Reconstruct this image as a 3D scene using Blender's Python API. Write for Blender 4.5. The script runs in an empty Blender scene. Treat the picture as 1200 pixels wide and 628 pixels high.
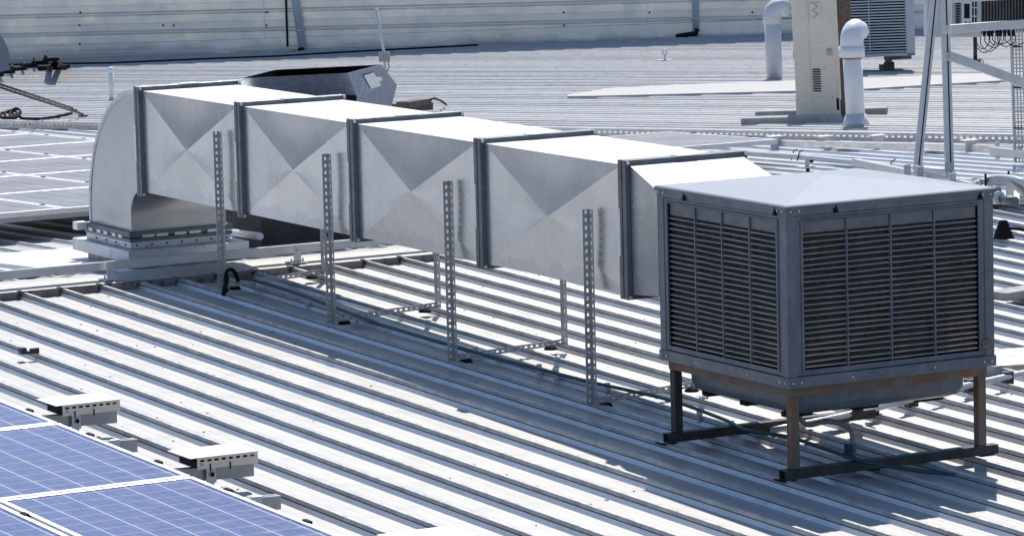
import bpy, math, random
from mathutils import Vector, Matrix
random.seed(7)
sc = bpy.context.scene
col = sc.collection
rad = math.radians
V = Vector

# ------------------------------------------------------------------ camera geometry
FOC, YAW, PIT, ROL = 4604.30, 0.4940785, -0.1275411, -0.0259233
CAM = V((-9.5385, -15.0639, 2.8706))
fw = V((math.cos(PIT)*math.sin(YAW), math.cos(PIT)*math.cos(YAW), math.sin(PIT)))
rt = fw.cross(V((0, 0, 1))).normalized()
up = rt.cross(fw)
RT = rt*math.cos(ROL) + up*math.sin(ROL)
UP = -rt*math.sin(ROL) + up*math.cos(ROL)

def ray(u, v):
    return (RT*((u-600)/FOC) - UP*((v-314)/FOC) + fw)
def at(u, v, D):
    return CAM + ray(u, v)*D
# three roof planes  z = a x + b y + c
NEAR = (0.0, 0.027, -0.432)
BACK = (0.0, -0.035, -0.237+7.3*0.035)
FAR = (-0.00535, -0.03475, 0.05805)
def pz(pl, x, y): return pl[0]*x + pl[1]*y + pl[2]
def gp(u, v, pl, dz=0.0):
    d = ray(u, v); a, b, c = pl
    t = (a*CAM.x + b*CAM.y + c + dz - CAM.z)/(d.z - a*d.x - b*d.y)
    return CAM + d*t
def depth(P): return (P-CAM).dot(fw)
def onx(u, v, x):
    d = ray(u, v); return CAM + d*((x-CAM.x)/d.x)
def ony(u, v, y):
    d = ray(u, v); return CAM + d*((y-CAM.y)/d.y)

cd = bpy.data.cameras.new('camera'); cam = bpy.data.objects.new('camera', cd); col.objects.link(cam)
M = Matrix((RT, UP, -fw)).transposed().to_4x4(); M.translation = CAM
cam.matrix_world = M
cd.sensor_width = 36; cd.lens = FOC/1200*36; cd.clip_end = 2000; cd.clip_start = .1
sc.camera = cam

# ------------------------------------------------------------------ materials
def mat(name, base, rough=.5, metal=0., var=.12, vscale=3., bump=0., bscale=40., bdet=4, dirt=None, dirt_amt=.0, dscale=6.,
        stretch=(1, 1, 1), streak=0., rvar=.1, spec=.5, speck=0., speck_scale=30., dirt_edge=.08, extra=None):
    m = bpy.data.materials.new(name); m.use_nodes = True
    nt = m.node_tree; N = nt.nodes; L = nt.links
    bs = N['Principled BSDF']
    tc = N.new('ShaderNodeTexCoord'); mp = N.new('ShaderNodeMapping'); L.new(tc.outputs['Object'], mp.inputs[0])
    mp.inputs['Scale'].default_value = stretch
    def noise(sc_, det=5, vec=mp.outputs[0], ro=.6):
        n = N.new('ShaderNodeTexNoise'); n.inputs['Scale'].default_value = sc_; n.inputs['Detail'].default_value = det
        n.inputs['Roughness'].default_value = ro; L.new(vec, n.inputs['Vector']); return n.outputs[0]
    def ramp(src, lo, hi, a, b):
        r = N.new('ShaderNodeMapRange'); r.inputs[1].default_value = lo; r.inputs[2].default_value = hi
        r.inputs[3].default_value = a; r.inputs[4].default_value = b; r.clamp = True; L.new(src, r.inputs[0]); return r.outputs[0]
    def mixc(f, a, b, mode='MIX'):
        x = N.new('ShaderNodeMix'); x.data_type = 'RGBA'; x.blend_type = mode
        if isinstance(f, (int, float)): x.inputs[0].default_value = f
        else: L.new(f, x.inputs[0])
        for i, q in ((6, a), (7, b)):
            if isinstance(q, tuple): x.inputs[i].default_value = (*q[:3], 1)
            else: L.new(q, x.inputs[i])
        return x.outputs[2]
    n1 = noise(vscale)
    c = mixc(ramp(n1, .3, .7, 0, 1), tuple(min(1, k*(1-var)) for k in base), tuple(min(1, k*(1+var*.6)) for k in base))
    if speck:
        n3 = noise(speck_scale, 2)
        c = mixc(ramp(n3, .68, .74, 0, speck), c, tuple(k*.25 for k in base))
    if dirt:
        n2 = noise(dscale, 8, ro=.7)
        lo = .5 + (.5-dirt_amt)*.6
        c = mixc(ramp(n2, lo-dirt_edge, lo+dirt_edge, 0, 1), c, dirt)
    if extra: c = extra(N, L, c, mixc, ramp, noise, tc)
    L.new(c, bs.inputs['Base Color'])
    bs.inputs['Metallic'].default_value = metal
    L.new(ramp(noise(vscale*2.3), .3, .7, rough-rvar, rough+rvar), bs.inputs['Roughness'])
    bs.inputs['Specular IOR Level'].default_value = spec
    if bump:
        b = N.new('ShaderNodeBump'); b.inputs['Strength'].default_value = 1; b.inputs['Distance'].default_value = bump
        L.new(noise(bscale, bdet), b.inputs['Height']); L.new(b.outputs[0], bs.inputs['Normal'])
    return m

mt = {}
def roof_extra(lapdark):
    def ex(N, L, c, mixc, ramp, noise, tc):
        # long faint run-off streaks along the sheets and scattered dirt
        mp = N.new('ShaderNodeMapping'); mp.inputs['Scale'].default_value = (14, .35, 1); L.new(tc.outputs['Object'], mp.inputs[0])
        s = noise(1.0, 6, mp.outputs[0])
        c = mixc(ramp(s, .5, .72, 0, .5), c, (.34, .33, .31))
        s2 = noise(.55, 4)
        return mixc(ramp(s2, .5, .75, 0, lapdark), c, (.34, .335, .32))
    return ex
mt['roof'] = mat('weathered_zinc_sheet', (.44, .433, .415), .5, .15, var=.06, vscale=2, dirt=(.33, .31, .28), dirt_amt=.12, dscale=9, extra=roof_extra(.4), speck=.35, speck_scale=28, rvar=.08, bump=.0006, bscale=9)
mt['roof_rib'] = mat('grimy_rib_cap', (.44, .445, .45), .42, .3, var=.3, vscale=18, dirt=(.24, .235, .23), dirt_amt=.3, dscale=30, stretch=(1, .5, 1))
mt['roof_ribside'] = mat('rib_side_zinc', (.60, .605, .61), .36, .35, var=.1, vscale=8, dirt=(.28, .26, .24), dirt_amt=.16, dscale=18)
mt['back_rib'] = mat('old_rib_side', (.42, .43, .44), .5, .1, var=.2, vscale=6, dirt=(.18, .17, .16), dirt_amt=.3, dscale=8)
mt['roof_back'] = mat('old_grey_sheet', (.42, .425, .42), .5, .1, var=.1, vscale=2, dirt=(.30, .295, .28), dirt_amt=.25, dscale=5, extra=roof_extra(.3), speck=.5, speck_scale=12)
mt['capping'] = mat('stained_capping', (.46, .45, .43), .55, .1, var=.1, vscale=5, dirt=(.23, .2, .16), dirt_amt=.3, dscale=14, dirt_edge=.15, speck=.6, speck_scale=40)
mt['patch'] = mat('dull_patch_sheet', (.40, .39, .38), .6, 0, var=.1, vscale=2, dirt=(.3, .29, .28), dirt_amt=.25, dscale=2, dirt_edge=.2)
mt['capfront'] = mat('shaded_dirty_drop', (.24, .23, .21), .7, 0, var=.25, vscale=8, dirt=(.08, .07, .06), dirt_amt=.42, dscale=16)  # dirty drop face, with its shade also put into the dark base colour
mt['apron'] = mat('sealed_apron_sheet', (.68, .68, .69), .5, .05, var=.06, vscale=5, dirt=(.3, .28, .26), dirt_amt=.14, dscale=16, speck=.9, speck_scale=26)
def band(N, L, c, mixc, ramp, noise, tc):
    # brushed-on sealer along the bottom edge with a ragged outline, finger marks higher up
    sp = N.new('ShaderNodeSeparateXYZ'); L.new(tc.outputs['Object'], sp.inputs[0])
    ad = N.new('ShaderNodeMath'); ad.operation = 'MULTIPLY_ADD'; L.new(noise(7, 6), ad.inputs[0]); ad.inputs[1].default_value = -.26
    L.new(sp.outputs[2], ad.inputs[2])
    r = ramp(ad.outputs[0], .160, .172, .6, 0)
    c = mixc(r, c, (.44, .48, .52))
    mp = N.new('ShaderNodeMapping'); mp.inputs['Scale'].default_value = (1, 9, .7); L.new(tc.outputs['Object'], mp.inputs[0])
    s = noise(1.6, 4, mp.outputs[0])
    return mixc(ramp(s, .5, .8, 0, .3), c, (.42, .43, .44))
mt['galv'] = mat('galvanised_duct_sheet', (.58, .585, .585), .27, .85, var=.07, vscale=4, bump=.007, bscale=1.1, bdet=0, rvar=.02, extra=band)
mt['dusty'] = mat('sunlit_galvanised_top', (.62, .62, .61), .5, .2, var=.04, vscale=3, dirt=(.5, .49, .47), dirt_amt=.15, dscale=3, dirt_edge=.2)  # sun glare on the duct top put into a paler, more diffuse colour
mt['galv2'] = mat('galvanised_elbow_sheet', (.50, .51, .52), .32, .8, var=.12, vscale=4, bump=.012, bscale=1.8, bdet=0, rvar=.03, dirt=(.48, .48, .47), dirt_amt=.3, dscale=4, dirt_edge=.2)
mt['curb'] = mat('galvanised_curb_sheet', (.6, .61, .62), .45, .35, var=.1, vscale=6, dirt=(.36, .34, .31), dirt_amt=.3, dscale=7, dirt_edge=.04)
mt['flange'] = mat('dark_flange_steel', (.13, .15, .17), .4, .35, var=.25, vscale=9, dirt=(.25, .25, .25), dirt_amt=.18, dscale=12)
mt['slot'] = mat('slotted_angle_zinc', (.46, .47, .48), .42, .55, var=.2, vscale=18)
mt['alu'] = mat('aluminium_rail', (.62, .62, .62), .38, .45, var=.12, vscale=8, dirt=(.3, .28, .26), dirt_amt=.14, dscale=8)
mt['raildark'] = mat('shaded_rail', (.40, .42, .43), .4, .5, var=.15, vscale=8)  # aluminium rail darkened so its colour carries the shade it lies in
mt['white'] = mat('white_paint', (.78, .78, .76), .45, 0, var=.04, vscale=3, dirt=(.5, .46, .4), dirt_amt=.12, dscale=9)
def faded(N, L, c, mixc, ramp, noise, tc):
    mp = N.new('ShaderNodeMapping'); mp.inputs['Scale'].default_value = (9, 9, .8); L.new(tc.outputs['Object'], mp.inputs[0])
    return mixc(ramp(noise(1.7, 6, mp.outputs[0]), .48, .75, 0, .45), c, (.20, .215, .23))
def crust(N, L, c, mixc, ramp, noise, tc):
    sp = N.new('ShaderNodeSeparateXYZ'); L.new(tc.outputs['Object'], sp.inputs[0])
    m1 = N.new('ShaderNodeMath'); m1.operation = 'MULTIPLY'
    L.new(ramp(sp.outputs[2], .05, .5, 1, 0), m1.inputs[0]); L.new(ramp(noise(9, 6), .42, .56, 0, 1), m1.inputs[1])
    m2 = N.new('ShaderNodeMath'); m2.operation = 'MULTIPLY'; L.new(m1.outputs[0], m2.inputs[0]); L.new(ramp(sp.outputs[0], 0, .9, .35, 1), m2.inputs[1])
    return mixc(m2.outputs[0], c, (.42, .34, .24))
mt['coolerpaint'] = mat('charcoal_paint', (.095, .12, .15), .38, .05, var=.14, vscale=4, dirt=(.2, .215, .23), dirt_amt=.3, dscale=5, dirt_edge=.2, bump=.0003, bscale=30, speck=.3, speck_scale=70, extra=faded)
mt['header'] = mat('dusty_header_plate', (.10, .115, .13), .5, .05, var=.25, vscale=7, dirt=(.2, .205, .21), dirt_amt=.4, dscale=9, dirt_edge=.2)
mt['lid'] = mat('pale_grey_lid', (.27, .285, .315), .4, .05, var=.03, vscale=2, dirt=(.285, .30, .325), dirt_amt=.3, dscale=1.5, dirt_edge=.3, rvar=.015)
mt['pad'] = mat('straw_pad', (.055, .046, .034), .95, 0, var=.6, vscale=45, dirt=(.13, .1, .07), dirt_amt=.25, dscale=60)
mt['louvre'] = mat('louvre_blade', (.19, .21, .225), .4, .05, var=.3, vscale=8, dirt=(.42, .36, .28), dirt_amt=.26, dscale=14, stretch=(1, 1, .3), extra=crust)
mt['rust'] = mat('rusty_steel', (.17, .155, .14), .7, .15, var=.3, vscale=8, dirt=(.20, .085, .035), dirt_amt=.46, dscale=7, dirt_edge=.14)
mt['darksteel'] = mat('sooty_steel', (.06, .058, .057), .6, .2, var=.35, vscale=8, spec=.3, dirt=(.13, .08, .05), dirt_amt=.3, dscale=8)
mt['black'] = mat('black_rubber', (.012, .012, .014), .75, 0, var=.3, vscale=15, spec=.15)
mt['dishgrey'] = mat('dish_grey', (.24, .25, .26), .5, 0, var=.1, vscale=4)
mt['teal'] = mat('teal_hose', (.012, .075, .085), .4, 0, var=.3, vscale=6)
mt['greyhose'] = mat('grey_flexible_hose', (.25, .25, .25), .5, .1, var=.2, vscale=20)
mt['frameal'] = mat('panel_frame_aluminium', (.72, .72, .72), .4, .3, var=.06, vscale=6)
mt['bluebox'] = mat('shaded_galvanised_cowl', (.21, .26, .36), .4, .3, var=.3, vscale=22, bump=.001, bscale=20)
mt['darkbox'] = mat('shaded_plinth', (.055, .053, .05), .8, 0, var=.3, vscale=8)  # shade behind the duct is put into the plinth's base colour
mt['beige'] = mat('aged_beige_casing', (.78, .70, .57), .5, 0, var=.06, vscale=4, dirt=(.42, .36, .29), dirt_amt=.2, dscale=12, speck=.8, speck_scale=30)
mt['coil'] = mat('rusty_condenser_fins', (.16, .115, .08), .7, .2, var=.5, vscale=40)
mt['pvc'] = mat('white_pvc', (.80, .80, .80), .35, 0, var=.03, vscale=5, dirt=(.5, .46, .42), dirt_amt=.08, dscale=9)
mt['pvcgrey'] = mat('grey_pvc', (.60, .62, .65), .4, 0, var=.05, vscale=5)
mt['joint'] = mat('sealant_joint', (.45, .42, .38), .7, 0, var=.3, vscale=20)
mt['concrete'] = mat('grey_bearer', (.36, .36, .35), .85, 0, var=.25, vscale=14)
mt['timber'] = mat('weathered_timber', (.13, .11, .09), .85, 0, var=.4, vscale=10)
mt['greylouvre'] = mat('bluegrey_louvre', (.42, .47, .52), .45, 0, var=.08, vscale=8)
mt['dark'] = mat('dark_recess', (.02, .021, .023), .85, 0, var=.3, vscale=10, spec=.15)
mt['sticker'] = mat('white_sticker', (.8, .8, .8), .5, 0, var=.03, vscale=10)
mt['inverter'] = mat('pale_grey_casing', (.6, .62, .64), .45, 0, var=.05, vscale=5)
mt['fins'] = mat('brown_grey_fins', (.16, .155, .145), .5, .4, var=.3, vscale=12)
def wallx(N, L, c, mixc, ramp, noise, tc):
    mp = N.new('ShaderNodeMapping'); mp.inputs['Scale'].default_value = (.25, 1, 9); L.new(tc.outputs['Object'], mp.inputs[0])
    s = noise(2.0, 6, mp.outputs[0])
    c = mixc(ramp(s, .5, .8, 0, .3), c, (.62, .60, .56))
    sp = N.new('ShaderNodeSeparateXYZ'); L.new(tc.outputs['Object'], sp.inputs[0])
    ad = N.new('ShaderNodeMath'); ad.operation = 'MULTIPLY_ADD'; L.new(noise(1.3, 7), ad.inputs[0]); ad.inputs[1].default_value = -.55
    L.new(sp.outputs[2], ad.inputs[2])
    return mixc(ramp(ad.outputs[0], -.17, -.05, .55, 0), c, (.3, .29, .27))
mt['wall'] = mat('painted_steel_siding', (.95, .89, .78), .34, .6, var=.05, vscale=1.2, dirt=(.68, .66, .62), dirt_amt=.2, dscale=3, dirt_edge=.2, extra=wallx)
mt['walledge'] = mat('siding_lap_paint', (.85, .84, .82), .35, .5, var=.05, vscale=1.2)
mt['ground'] = mat('distant_ground', (.26, .27, .28), .9, 0, var=.3, vscale=.05)

def cellmat(name, cellc, linec, W, H, nx, ny, dustc, dust, rough=.3, spec=.6):
    def ex(N, L, c, mixc, ramp, noise, tc):
        sp = N.new('ShaderNodeSeparateXYZ'); L.new(tc.outputs['Object'], sp.inputs[0])
        def gl(o, n, size, wid, off=0.):
            a = N.new('ShaderNodeMath'); a.operation = 'MULTIPLY_ADD'; L.new(o, a.inputs[0]); a.inputs[1].default_value = n/size; a.inputs[2].default_value = 50+off
            f = N.new('ShaderNodeMath'); f.operation = 'FRACT'; L.new(a.outputs[0], f.inputs[0])
            s = N.new('ShaderNodeMath'); s.operation = 'SUBTRACT'; L.new(f.outputs[0], s.inputs[0]); s.inputs[1].default_value = .5
            b = N.new('ShaderNodeMath'); b.operation = 'ABSOLUTE'; L.new(s.outputs[0], b.inputs[0])
            w = wid*n/size
            return ramp(b.outputs[0], .5-w, .5-w*.6, 0, 1)
        gx = gl(sp.outputs[0], nx, W, .006); gy = gl(sp.outputs[1], ny, H, .005)
        bx = gl(sp.outputs[0], nx*3, W, .0022, .5)
        c = mixc(ramp(noise(1.6, 5), .35, .7, 0, dust), c, dustc)
        c = mixc(ramp(noise(26, 6), .62, .7, 0, .35), c, dustc)
        m1 = N.new('ShaderNodeMath'); m1.operation = 'MULTIPLY'; L.new(bx, m1.inputs[0]); m1.inputs[1].default_value = .25
        c = mixc(m1.outputs[0], c, linec)
        m2 = N.new('ShaderNodeMath'); m2.operation = 'MULTIPLY'; L.new(gy, m2.inputs[0]); m2.inputs[1].default_value = .6
        c = mixc(m2.outputs[0], c, linec)
        return mixc(gx, c, linec)
    return mat(name, cellc, rough, 0, var=.12, vscale=5, extra=ex, spec=spec)

# ------------------------------------------------------------------ mesh builder
class MB:
    def __init__(s): s.v = []; s.f = []; s.m = []; s.sm = []
    def add(s, vs, fs, mi=0, smooth=False):
        n = len(s.v); s.v += [V(a) for a in vs]; s.f += [tuple(n+i for i in f) for f in fs]; s.m += [mi]*len(fs); s.sm += [smooth]*len(fs)
    def frame(s, o, X, Y, Z, a, b, mi=0):
        P = [o+X*x+Y*y+Z*z for z in (a[2], b[2]) for y in (a[1], b[1]) for x in (a[0], b[0])]
        s.add(P, [(0, 2, 3, 1), (4, 5, 7, 6), (0, 1, 5, 4), (2, 6, 7, 3), (0, 4, 6, 2), (1, 3, 7, 5)], mi)
    def box(s, a, b, mi=0): s.frame(V((0, 0, 0)), V((1, 0, 0)), V((0, 1, 0)), V((0, 0, 1)), a, b, mi)
    def bar(s, p, q, w, h, mi=0, upv=(0, 0, 1)):
        p = V(p); q = V(q); d = (q-p); L = d.length; d.normalize(); u = V(upv)
        if abs(d.dot(u)) > .95: u = V((0, 1, 0))
        r = d.cross(u).normalized(); u = r.cross(d)
        s.frame(p, r, d, u, (-w/2, 0, -h/2), (w/2, L, h/2), mi)
    def tube(s, path, r, n=10, mi=0, cap=True):
        path = [V(a) for a in path]; rs = r if isinstance(r, list) else [r]*len(path)
        base = len(s.v); prev = None
        for i, P in enumerate(path):
            a = path[max(0, i-1)]; b = path[min(len(path)-1, i+1)]; d = (b-a).normalized()
            if prev is None:
                u = V((0, 0, 1)) if abs(d.z) < .9 else V((1, 0, 0)); x = d.cross(u).normalized()
            else: x = (prev - d*prev.dot(d)).normalized()
            prev = x; y = d.cross(x)
            for k in range(n):
                t = 2*math.pi*k/n; s.v.append(P + (x*math.cos(t)+y*math.sin(t))*rs[i])
        for i in range(len(path)-1):
            for k in range(n):
                a = base+i*n+k; b = base+i*n+(k+1) % n
                s.f.append((a, b, b+n, a+n)); s.m.append(mi); s.sm.append(True)
        if cap:
            e = base+(len(path)-1)*n
            s.f.append(tuple(base+k for k in range(n-1, -1, -1))); s.m.append(mi); s.sm.append(False)
            s.f.append(tuple(e+k for k in range(n))); s.m.append(mi); s.sm.append(False)
    def loft(s, loops, mi=0, smooth=False, closed=True, capa=False, capb=False):
        n = len(loops[0]); base = len(s.v)
        for l in loops: s.v += [V(a) for a in l]
        for i in range(len(loops)-1):
            for k in range(n if closed else n-1):
                a = base+i*n+k; b = base+i*n+(k+1) % n
                s.f.append((a, b, b+n, a+n)); s.m.append(mi); s.sm.append(smooth)
        if capa: s.f.append(tuple(base+k for k in range(n-1, -1, -1))); s.m.append(mi); s.sm.append(False)
        if capb: e = base+(len(loops)-1)*n; s.f.append(tuple(e+k for k in range(n))); s.m.append(mi); s.sm.append(False)
    def build(s, name, mats, parent=None, origin=None, bevel=0.):
        me = bpy.data.meshes.new(name)
        o = bpy.data.objects.new(name, me); col.objects.link(o)
        off = V((0, 0, 0))
        if parent is not None: off = parent_world(parent)
        if origin is not None: off2 = V(origin)
        elif parent is not None: off2 = off
        else: off2 = V((0, 0, 0))
        me.from_pydata([tuple(a-off2) for a in s.v], [], s.f)
        for q in (mats if isinstance(mats, (list, tuple)) else [mats]): me.materials.append(q)
        me.polygons.foreach_set('material_index', s.m); me.polygons.foreach_set('use_smooth', s.sm)
        me.update()
        if parent is not None: o.parent = parent; o.location = off2-off
        else: o.location = off2
        if bevel:
            b = o.modifiers.new('bevel', 'BEVEL'); b.width = bevel; b.segments = 2; b.limit_method = 'ANGLE'
        return o
def build_each(mb, name, mats, parent, bevel=0.):
    par = list(range(len(mb.v)))
    def find(a):
        while par[a] != a: par[a] = par[par[a]]; a = par[a]
        return a
    for f in mb.f:
        for a in f[1:]: par[find(a)] = find(f[0])
    groups = {}
    for i, f in enumerate(mb.f): groups.setdefault(find(f[0]), []).append(i)
    for idx in groups.values():
        q = MB(); vm = {}
        for i in idx:
            for a in mb.f[i]:
                if a not in vm: vm[a] = len(q.v); q.v.append(mb.v[a])
            q.f.append(tuple(vm[a] for a in mb.f[i])); q.m.append(mb.m[i]); q.sm.append(mb.sm[i])
        q.build(name, mats, parent, bevel=bevel)
def parent_world(o):
    w = V(o.location)
    while o.parent is not None: o = o.parent; w += V(o.location)
    return w
def tag(o, label=None, cat=None, group=None, kind=None):
    if label: o['label'] = label
    if cat: o['category'] = cat
    if group: o['group'] = group
    if kind: o['kind'] = kind
    return o
def thing(name, loc, label, cat, group=None):
    o = bpy.data.objects.new(name, None); col.objects.link(o); o.location = loc; o.empty_display_size = .2
    return tag(o, label, cat, group)
def copy_thing(root, loc, label, group=None):
    r = root.copy(); col.objects.link(r); r.location = loc; r['label'] = label
    if group: r['group'] = group
    for ch in list(root.children):
        c = ch.copy(); col.objects.link(c); c.parent = r
        for g in list(ch.children):
            d = g.copy(); col.objects.link(d); d.parent = c
    return r
def arc(c, a, b, r, t0, t1, n):  # c + r(cos t a + sin t b)
    return [V(c)+V(a)*r*math.cos(t0+(t1-t0)*i/n)+V(b)*r*math.sin(t0+(t1-t0)*i/n) for i in range(n+1)]
def smooth_path(pts, n=6):
    pts = [V(p) for p in pts]; out = []
    P = [pts[0]*2-pts[1]]+pts+[pts[-1]*2-pts[-2]]
    for i in range(1, len(P)-2):
        for k in range(n):
            t = k/n; a, b, c, d = P[i-1:i+3]
            out.append(.5*((2*b)+(c-a)*t+(2*a-5*b+4*c-d)*t*t+(3*b-a-3*c+d)*t**3))
    out.append(pts[-1]); return out
ORD = ['first', 'second', 'third', 'fourth', 'fifth', 'sixth', 'seventh', 'eighth']

# ------------------------------------------------------------------ roofs
RIBH = .041
def rib_profile(pitch, RIBH):
    # (offset from the rib's left foot, height, material of the face that starts here)
    return [(0, 0, 2), (.012, RIBH*.50, 3), (.0165, RIBH*.47, 3), (.0175, RIBH*.56, 1), (.0215, RIBH, 1), (.0405, RIBH, 1), (.0465, RIBH*.5, 0), (.049, RIBH*.49, 2), (.060, 0, 0),
            (pitch*.50, 0, 0), (pitch*.50+.009, .0014, 0), (pitch*.50+.018, .0014, 0), (pitch*.50+.027, 0, 0),
            (pitch*.76, 0, 0), (pitch*.76+.009, .0014, 0), (pitch*.76+.018, .0014, 0), (pitch*.76+.027, 0, 0)]
def ribbed(name, orig, U, R, pitch, k0, k1, vr, plane, mats, lift=0., RIBH=.041, fl=.002):
    """ribs every pitch along U, running along R; vr(u) -> (v0, v1)"""
    mb = MB()
    for k in range(k0, k1):
        prof = rib_profile(pitch, RIBH) + [(pitch, 0, 0)]
        jz = random.uniform(-.0015, .0015)
        v0, v1 = vr(k*pitch); vs = [v0+(v1-v0)*i/10 for i in range(11)] if v1 > v0+.1 else None
        if vs is None: continue
        loops = []
        for (du, h, mi) in prof:
            ln = []
            for vv in vs:
                p = orig + U*(k*pitch+du) + R*vv
                ln.append(V((p.x, p.y, pz(plane, p.x, p.y)-RIBH+h+lift+(jz if h > .7*RIBH else 0))))
            loops.append(ln)
        n = len(vs); base = len(mb.v)
        for l in loops: mb.v += l
        for i in range(len(loops)-1):
            for j in range(n-1):
                a = base+i*n+j
                mb.f.append((a, a+n, a+n+1, a+1)); mb.m.append(prof[i][2]); mb.sm.append(False)
    return tag(mb.build(name, mats), kind='structure')

SH = -.0205
P = .2585
Rn = V((SH, 1, 0)); Xn = V((1, 0, 0))
YC = 7.2
ribbed('roof_slope', V((-.545-.0205*.1, 0, 0)), Xn, Rn, P, -110, 60, lambda u: (-11, YC+.2), NEAR, [mt['roof'], mt['roof_rib'], mt['roof_ribside'], mt['dark']])
# line of the cable tray / gutter that ends the back slope
T0 = gp(0, 148, BACK); T1 = gp(1190, 165, BACK)
TD = (T0-T1); TD.z = 0; TD.normalize()          # runs away to the left
TN = V((TD.y, -TD.x, 0))                         # to the far right side
def tray_y(x): return T1.y + (x-T1.x)*TD.y/TD.x
ribbed('roof_back_slope', V((-.70, 0, 0)), Xn, V((0, 1, 0)), P, -110, 44, lambda u: (7.45, min(46, max(7.45, tray_y(-.7+u+P)-.12))), BACK, [mt['roof_back'], mt['roof_ribside'], mt['roof_ribside'], mt['roof_ribside']], RIBH=.022)
ribbed('roof_beyond_gutter', V((T1.x, T1.y, 0))+TN*.25, TN, TD, .27, 0, 150, lambda u: (-30, 75), FAR, [mt['roof_back'], mt['roof_back'], mt['back_rib'], mt['back_rib']], RIBH=.013)
# gutter bottom between the two roofs
mb = MB()
for s0, s1 in ((-30, 75),):
    a = V((T1.x, T1.y, 0))
    pts = []
    for s in (s0, s1):
        for t in (-.30, .30):
            p = a+TD*s+TN*t; pts.append(V((p.x, p.y, pz(BACK, p.x, p.y)-.06)))
    mb.add(pts, [(0, 1, 3, 2)])
tag(mb.build('roof_gutter', mt['roof_back']), kind='structure')
mb = MB(); g = 900; mb.add([(-g, -g, -8), (g, -g, -8), (g, g, -8), (-g, g, -8)], [(0, 1, 2, 3)]); tag(mb.build('ground', mt['ground']), kind='structure')

# unseen ring of made-up high ground, added to darken reflections on the duct
mt['reflection_ring'] = mat('reflection_ring_grey', (.27, .29, .31), .9, 0, var=.2, vscale=.02)
mb = MB(); pr = []
for i in range(61):
    a_ = rad(88+255*i/60); hh = 58+16*math.sin(i*.55)+9*math.sin(i*1.3+1)+5*math.sin(i*2.9)
    pr.append([V((330*math.cos(a_), 330*math.sin(a_), -8)), V((355*math.cos(a_), 355*math.sin(a_), hh*.55)), V((395*math.cos(a_), 395*math.sin(a_), hh)), V((470*math.cos(a_), 470*math.sin(a_), -8))])
mb.loft(pr, closed=False, smooth=True)
tag(mb.build('unseen_reflection_ring', mt['reflection_ring']), kind='structure')

# wind-blown grit, leaf scraps and droppings on the near roof
mb = MB(); random.seed(21)
for i in range(420):
    x_ = random.uniform(-3.2, 7); y_ = random.triangular(-1.5, 7.1, 7.0) if i % 3 else random.uniform(-1.5, 7.1)
    z_ = pz(NEAR, x_, y_); k_ = math.floor((x_+.545-SH*(y_+.1))/P); u_ = (x_+.545-SH*(y_+.1))-k_*P
    if u_ < .07 or u_ > P-.012: x_ += .09; u_ = (u_+.09) % P
    r_ = random.uniform(.003, .009); a_ = random.uniform(0, 3.1)
    mb.frame(V((x_, y_, z_-.041)), V((math.cos(a_), math.sin(a_), 0)), V((-math.sin(a_), math.cos(a_), 0)), V((0, 0, 1)), (-r_, -r_*.45, 0), (r_, r_*.45, .0035))
tag(mb.build('roof_litter', mt['timber']), kind='stuff'); bpy.data.objects['roof_litter']['label'] = 'scattered dark grit and leaf scraps on the near roof'; bpy.data.objects['roof_litter']['category'] = 'litter'

# ridge capping
t = thing('ridge_capping', (0, YC, 0), 'long stained flashing sheet laid across the top ends of the roof ribs', 'flashing')
mb = MB(); zc = pz(NEAR, 0, YC)+.006
mb2 = MB()
xs = [-28+2.4*i for i in range(20)]
for i, x0 in enumerate(xs[:-1]):
    x1 = xs[i+1]+.06; e = .0015*(i % 2)
    mb.add([(x0, YC-.012, zc+e), (x1, YC-.012, zc+e), (x1, YC+.27, zc+.014+e), (x0, YC+.27, zc+.014+e), (x0, YC+.58, zc-.012+e), (x1, YC+.58, zc-.012+e)], [(0, 1, 2, 3), (3, 2, 5, 4)])
mb.build('cover_sheet', mt['capping'], t)
k = -106
while True:
    x0 = -.545+P*k+SH*YC+.075; x1 = x0+P-.082; k += 1
    if x0 > 16: break
    d = random.uniform(-.004, .004)
    mb2.frame(V((0, 0, 0)), V((1, 0, 0)), V((0, 1, 0)), V((0, 0, 1)), (x0, YC-.014+d, zc-.046), (x1, YC-.006+d, zc-.002))
    mb2.frame(V((0, 0, 0)), V((1, 0, 0)), V((0, 1, 0)), V((0, 0, 1)), (x1-.004, YC-.02, zc-.004), (x1+.016, YC+.01, zc+.008))
mb2.build('notched_drop', mt['capfront'], t)

# ------------------------------------------------------------------ evaporative cooler
W = 1.15; H = .835
t = thing('evaporative_cooler', (0, 0, 0), 'large charcoal louvred evaporative cooler box with pale lid on a rusty steel stand in front', 'cooler')
mb = MB()
pw = .052
for (x, y) in ((0, 0), (W-pw, 0), (0, W-pw), (W-pw, W-pw)): mb.box((x, y, .0), (x+pw, y+pw, H-.004))
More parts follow.
